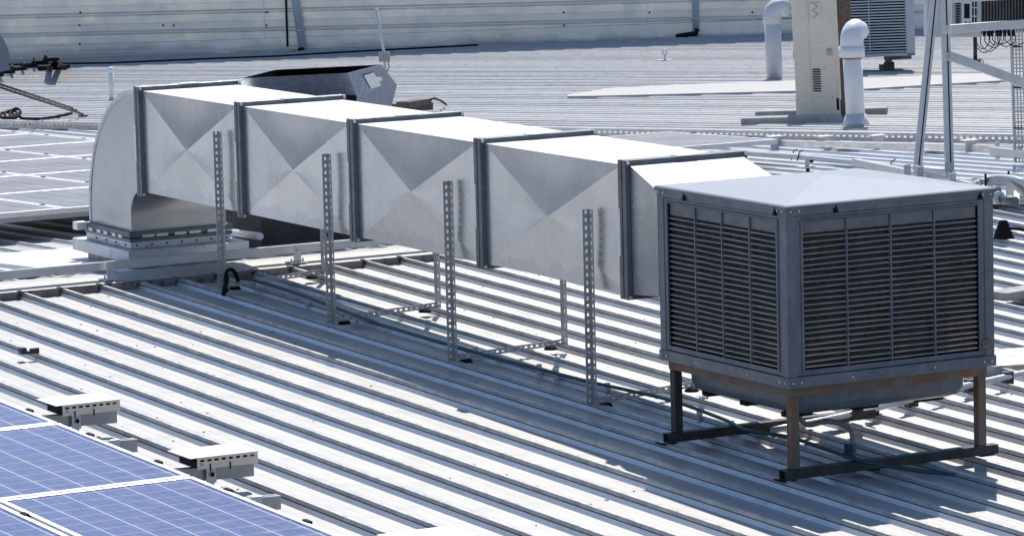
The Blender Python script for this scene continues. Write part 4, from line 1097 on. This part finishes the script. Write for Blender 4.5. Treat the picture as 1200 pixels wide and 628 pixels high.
m = MB(); panel(m, 1141.5, 0, 1142.4, 30, -.02, .0); panel(m, 1139, 9, 1145, 10, -.02, .0); panel(m, 1139, 19, 1145, 20, -.02, .0); build_each(m, 'guard_bar', mt['white'], ip)
m = MB(); panel(m, 1149, -40, 1240, 27.5, .08, .3); fb = m.build('heat_sink_block', mt['fins'], g4)
m = MB()
for i in range(24): panel(m, 1149.5+i*3.6, -40, 1151+i*3.6, 27, .03, .08)
m.build('fins', mt['fins'], fb)
m = MB()
for u in (1143, 1149, 1154, 1159, 1163, 1169, 1173, 1178, 1183, 1188): panel(m, u-1.4, 36, u+1.4, 43, .04, .1)
build_each(m, 'plug', mt['black'], g4)
m = MB()
random.seed(11)
for (ua, ub, sag) in ((1142, 1166, 20), (1144, 1160, 16), (1149, 1171, 19), (1154, 1176, 14), (1159, 1173, 11), (1169, 1190, 13), (1163, 1184, 10), (1178, 1203, 12)):
    pp = [I(ua, 42, .05), I(ua+1, 42+sag*.6, random.uniform(0, .1)), I((ua+ub)/2, 42+sag, random.uniform(0, .1)), I(ub-1, 42+sag*.55, .06), I(ub, 42, .06)]
    m.tube(smooth_path(pp, 5), .55*k, 6)
build_each(m, 'looped_cable', mt['black'], g4)
# dark leg behind the inverter
q = gp(1143, 74, FAR); 
g5 = thing('dark_post', q, 'short dark post on a foot plate standing behind the looped inverter cables', 'post')
kk = depth(q)/FOC
m = MB(); m.tube([q, q+Zv*40*kk], 2.4*kk, 10); m.build('post', mt['darksteel'], g5)
m = MB(); m.bar(q-RT*9*kk+V((0, 0, .02)), q+RT*6*kk+V((0, 0, .02)), .12, .05); m.tube(smooth_path([q+RT*2*kk+Zv*2*kk, q+RT*7*kk+Zv*5*kk, q+RT*10*kk], 4), .5*kk, 6); m.build('foot', mt['darksteel'], g5)

# flexible conduits curving near the stand
g = thing('conduit_bundle', gp(1140, 222, BACK), 'bundle of grey flexible conduits arching over the roof at the right edge', 'conduit')
for o_ in range(3):
    m = MB(); pp = [gp(1128+o_*4, 224, BACK, .03), gp(1140+o_*4, 216, BACK, .10), gp(1155+o_*2, 211, BACK, .16+.01*o_), gp(1175, 208, BACK, .18-.02*o_), gp(1195, 212, BACK, .17), gp(1212, 226, BACK, .08)]
    pp = [p_+V((0, o_*.05, -o_*.012)) for p_ in pp]
    m.tube(smooth_path(pp, 6), .022, 8); m.build('conduit', mt['pvcgrey'] if o_ != 1 else mt['greyhose'], g)
m = MB()
for u, v in ((1155, 199), (1182, 196)):
    c = gp(u, v+13, BACK, .17); m.tube([c-Zv*.05, c+Zv*.05], .008, 6)
build_each(m, 'tie', mt['black'], g)
g = thing('roof_conduit', gp(950, 186, BACK), 'straight grey conduit with black ties crossing the roof behind the cooler', 'conduit')
m = MB(); m.tube([gp(858, 178, BACK, .03), gp(940, 184, BACK, .03), gp(1080, 198, BACK, .03), gp(1110, 202, BACK, .03)], .024, 8); m.build('pipe', mt['pvcgrey'], g)
m = MB()
for u, v in ((930, 183), (937, 184), (1045, 195)):
    c = gp(u, v, BACK, .03); m.tube([c+V((-.03, -.01, -.03)), c+V((0, 0, .04)), c+V((.05, .02, .05))], .005, 5)
build_each(m, 'tie', mt['black'], g)
# rail with slots in front of the tray, with little clamps
g = thing('slotted_roof_rail', gp(1000, 170, BACK), 'dark-slotted aluminium rail lying on the roof just in front of the cable tray', 'rail')
m = MB(); rail(m, gp(905, 171, BACK, .01), gp(1195, 178, BACK, .01), .06, .05); m.build('channel', mt['alu'], g)
for u, v in ((905, 173), (963, 173), (1025, 172), (1133, 178)):
    c = gp(u, v, BACK, .0); m = MB(); m.box((c.x-.05, c.y-.06, c.z), (c.x+.03, c.y-.05, c.z+.10)); m.box((c.x-.05, c.y-.05, c.z+.09), (c.x+.09, c.y+.03, c.z+.10)); m.box((c.x+.02, c.y-.045, c.z+.02), (c.x+.06, c.y+.01, c.z+.085)); m.build('clamp', mt['alu'], g)
c = gp(945, 201, BACK)
g = thing('roof_bracket', c, 'small upright steel roof bracket standing alone behind the cooler lid', 'bracket')
m = MB(); m.box((c.x-.07, c.y-.05, c.z+.03), (c.x+.05, c.y+.03, c.z+.045)); m.box((c.x-.02, c.y-.02, c.z+.045), (c.x+.015, c.y-.012, c.z+.12)); m.build('plate', mt['alu'], g)
m = MB(); m.tube([(c.x, c.y-.02, c.z-.01), (c.x, c.y-.02, c.z+.03)], .015, 8); m.box((c.x+.02, c.y-.03, c.z+.07), (c.x+.05, c.y-.015, c.z+.09)); m.build('bolt', mt['dark'], g)
# clamps and pipe ends right of the cooler lid
g = thing('pipe_clamps', gp(1180, 232, BACK), 'cluster of grey pipe couplings and clamp feet right of the cooler lid', 'fittings')
m = MB(); m.tube([gp(1140, 231, BACK, .12), gp(1162, 231, BACK, .12)], .032, 10); m.tube([gp(1160, 231, BACK, .12), gp(1172, 232, BACK, .12)], .045, 10); m.build('coupling', mt['pvcgrey'], g)
m = MB(); m.tube([gp(1171, 233, BACK, .11), gp(1190, 236, BACK, .11)], .03, 10); m.build('dark_coupling', mt['flange'], g)
for u in (1158, 1182, 1198):
    c = gp(u, 238, BACK); m = MB(); m.box((c.x-.03, c.y-.02, c.z), (c.x+.03, c.y-.01, c.z+.16)); m.box((c.x-.08, c.y-.06, c.z), (c.x+.08, c.y+.04, c.z+.012)); m.build('clamp_foot', mt['alu'], g)
# rail going off to the right beside the upright
g = thing('upper_rail', gp(1165, 183, BACK), 'short aluminium rail on a foot running off at the right edge', 'rail')
m = MB(); rail(m, gp(1163, 181, BACK, .05), gp(1215, 187, BACK, .05), .05, .06); m.build('channel', mt['alu'], g)
c = gp(1165, 184, BACK); m = MB(); m.box((c.x-.02, c.y-.05, c.z-.02), (c.x+.02, c.y-.04, c.z+.13)); m.build('foot', mt['alu'], g)

# ------------------------------------------------------------------ things on the near roof to the right of the cooler
g = thing('black_cable_roll', gp(1176, 278, NEAR), 'small ribbed black rubber cone on the roof right of the cooler', 'rubber cone')
c = gp(1176, 279, NEAR)
m = MB(); pr_ = []; 
for i in range(7): pr_ += [(c+Zv*(.018*i)), (c+Zv*(.018*i+.010))]
rs_ = []
for i in range(7): rs_ += [.075-.007*i, .062-.007*i]
m.tube(pr_, rs_, 16); m.build('ribbed_cone', mt['black'], g)
m = MB(); m.tube(smooth_path([c+Zv*.06, c+V((.12, .0, .05)), c+V((.3, -.05, .0))], 4), .012, 6); m.build('tail', mt['black'], g)
m = MB(); a_ = gp(1168, 347, NEAR, .02); b_ = gp(1225, 338, NEAR, .02); m.bar(a_, b_, .16, .05)
tag(m.build('weathered_block', mt['concrete'], origin=a_, bevel=.006), 'pale weathered block lying on the roof right of the cooler', 'block')
m = MB(); a_ = gp(1160, 417, NEAR, .008); b_ = gp(1260, 412, NEAR, .008)
pts = [gp(1150, 430, NEAR, .01), gp(1260, 423, NEAR, .01), gp(1260, 403, NEAR, .01), gp(1150, 410, NEAR, .01)]
m.add(pts+[p_-V((0, 0, .05)) for p_ in pts], [(0, 1, 2, 3), (0, 4, 5, 1), (0, 3, 7, 4)])
tag(m.build('stained_patch_sheet', mt['capping'], origin=pts[0]), 'stained flat flashing sheet on the roof right of the cooler base', 'flashing')
g = thing('conduit_pipe', gp(1128, 455, NEAR), 'pale straight conduit lying across the ribs behind and right of the cooler', 'conduit')
m = MB(); pp = [gp(u, v, NEAR, .03) for u, v in ((905, 504), (985, 488), (1030, 477), (1060, 470), (1128, 453), (1200, 437), (1290, 418))]; m.tube(smooth_path(pp, 4), .018, 8); m.build('pipe', mt['alu'], g)
m = MB()
for u, v in ((1022, 480), (1068, 470), (1138, 452), (1180, 443)):
    c = gp(u, v, NEAR, .02); m.box((c.x-.03, c.y-.02, c.z-.03), (c.x+.03, c.y+.02, c.z+.035))
build_each(m, 'saddle', mt['darksteel'], g)
# sliver conduit left of the curb
g = thing('low_conduit', gp(40, 315, BACK), 'pale flat conduit running from the left edge to the elbow curb', 'conduit')
m = MB(); m.bar(gp(-60, 303, BACK, .04), gp(84, 320, BACK, .04), .06, .03); m.build('strip', mt['pvcgrey'], g, bevel=.004)
# pipes between curb and plinth
g = thing('pipe_pair', gp(290, 268, BACK), 'pair of pale pipes ending in a black cap right behind the first duct support', 'pipe')
for dv in (0, 9):
    m = MB(); m.tube([gp(262, 262+dv, BACK, .12), gp(305, 268+dv, BACK, .12)], .025, 8); m.build('pipe', mt['pvcgrey'], g)
m = MB(); m.tube([gp(303, 267.5, BACK, .12), gp(310, 268.5, BACK, .12)], .045, 10); m.build('cap', mt['black'], g)

# ------------------------------------------------------------------ light
AZ, EL = rad(55), rad(53)
sd = V((math.cos(EL)*math.cos(AZ), math.cos(EL)*math.sin(AZ), math.sin(EL)))
L = bpy.data.lights.new('sun', 'SUN'); L.energy = 4.6; L.angle = rad(.5); L.color = (1, .945, .87)
so = bpy.data.objects.new('sun', L); col.objects.link(so); so.rotation_euler = sd.to_track_quat('Z', 'Y').to_euler(); so.location = (0, 0, 30)
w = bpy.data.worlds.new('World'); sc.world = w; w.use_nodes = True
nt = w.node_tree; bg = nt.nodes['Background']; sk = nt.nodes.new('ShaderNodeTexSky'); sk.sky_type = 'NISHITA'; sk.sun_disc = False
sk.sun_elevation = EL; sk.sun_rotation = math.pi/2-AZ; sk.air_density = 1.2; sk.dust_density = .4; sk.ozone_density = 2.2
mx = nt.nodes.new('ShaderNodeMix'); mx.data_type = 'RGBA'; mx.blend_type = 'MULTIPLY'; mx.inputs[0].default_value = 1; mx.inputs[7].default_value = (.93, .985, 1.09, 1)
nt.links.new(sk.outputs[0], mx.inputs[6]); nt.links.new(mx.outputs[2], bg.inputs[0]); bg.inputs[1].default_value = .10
sc.view_settings.view_transform = 'Standard'; sc.view_settings.look = 'None'; sc.view_settings.exposure = .25; sc.view_settings.gamma = 1
sc.render.engine = 'CYCLES'; sc.cycles.max_bounces = 8
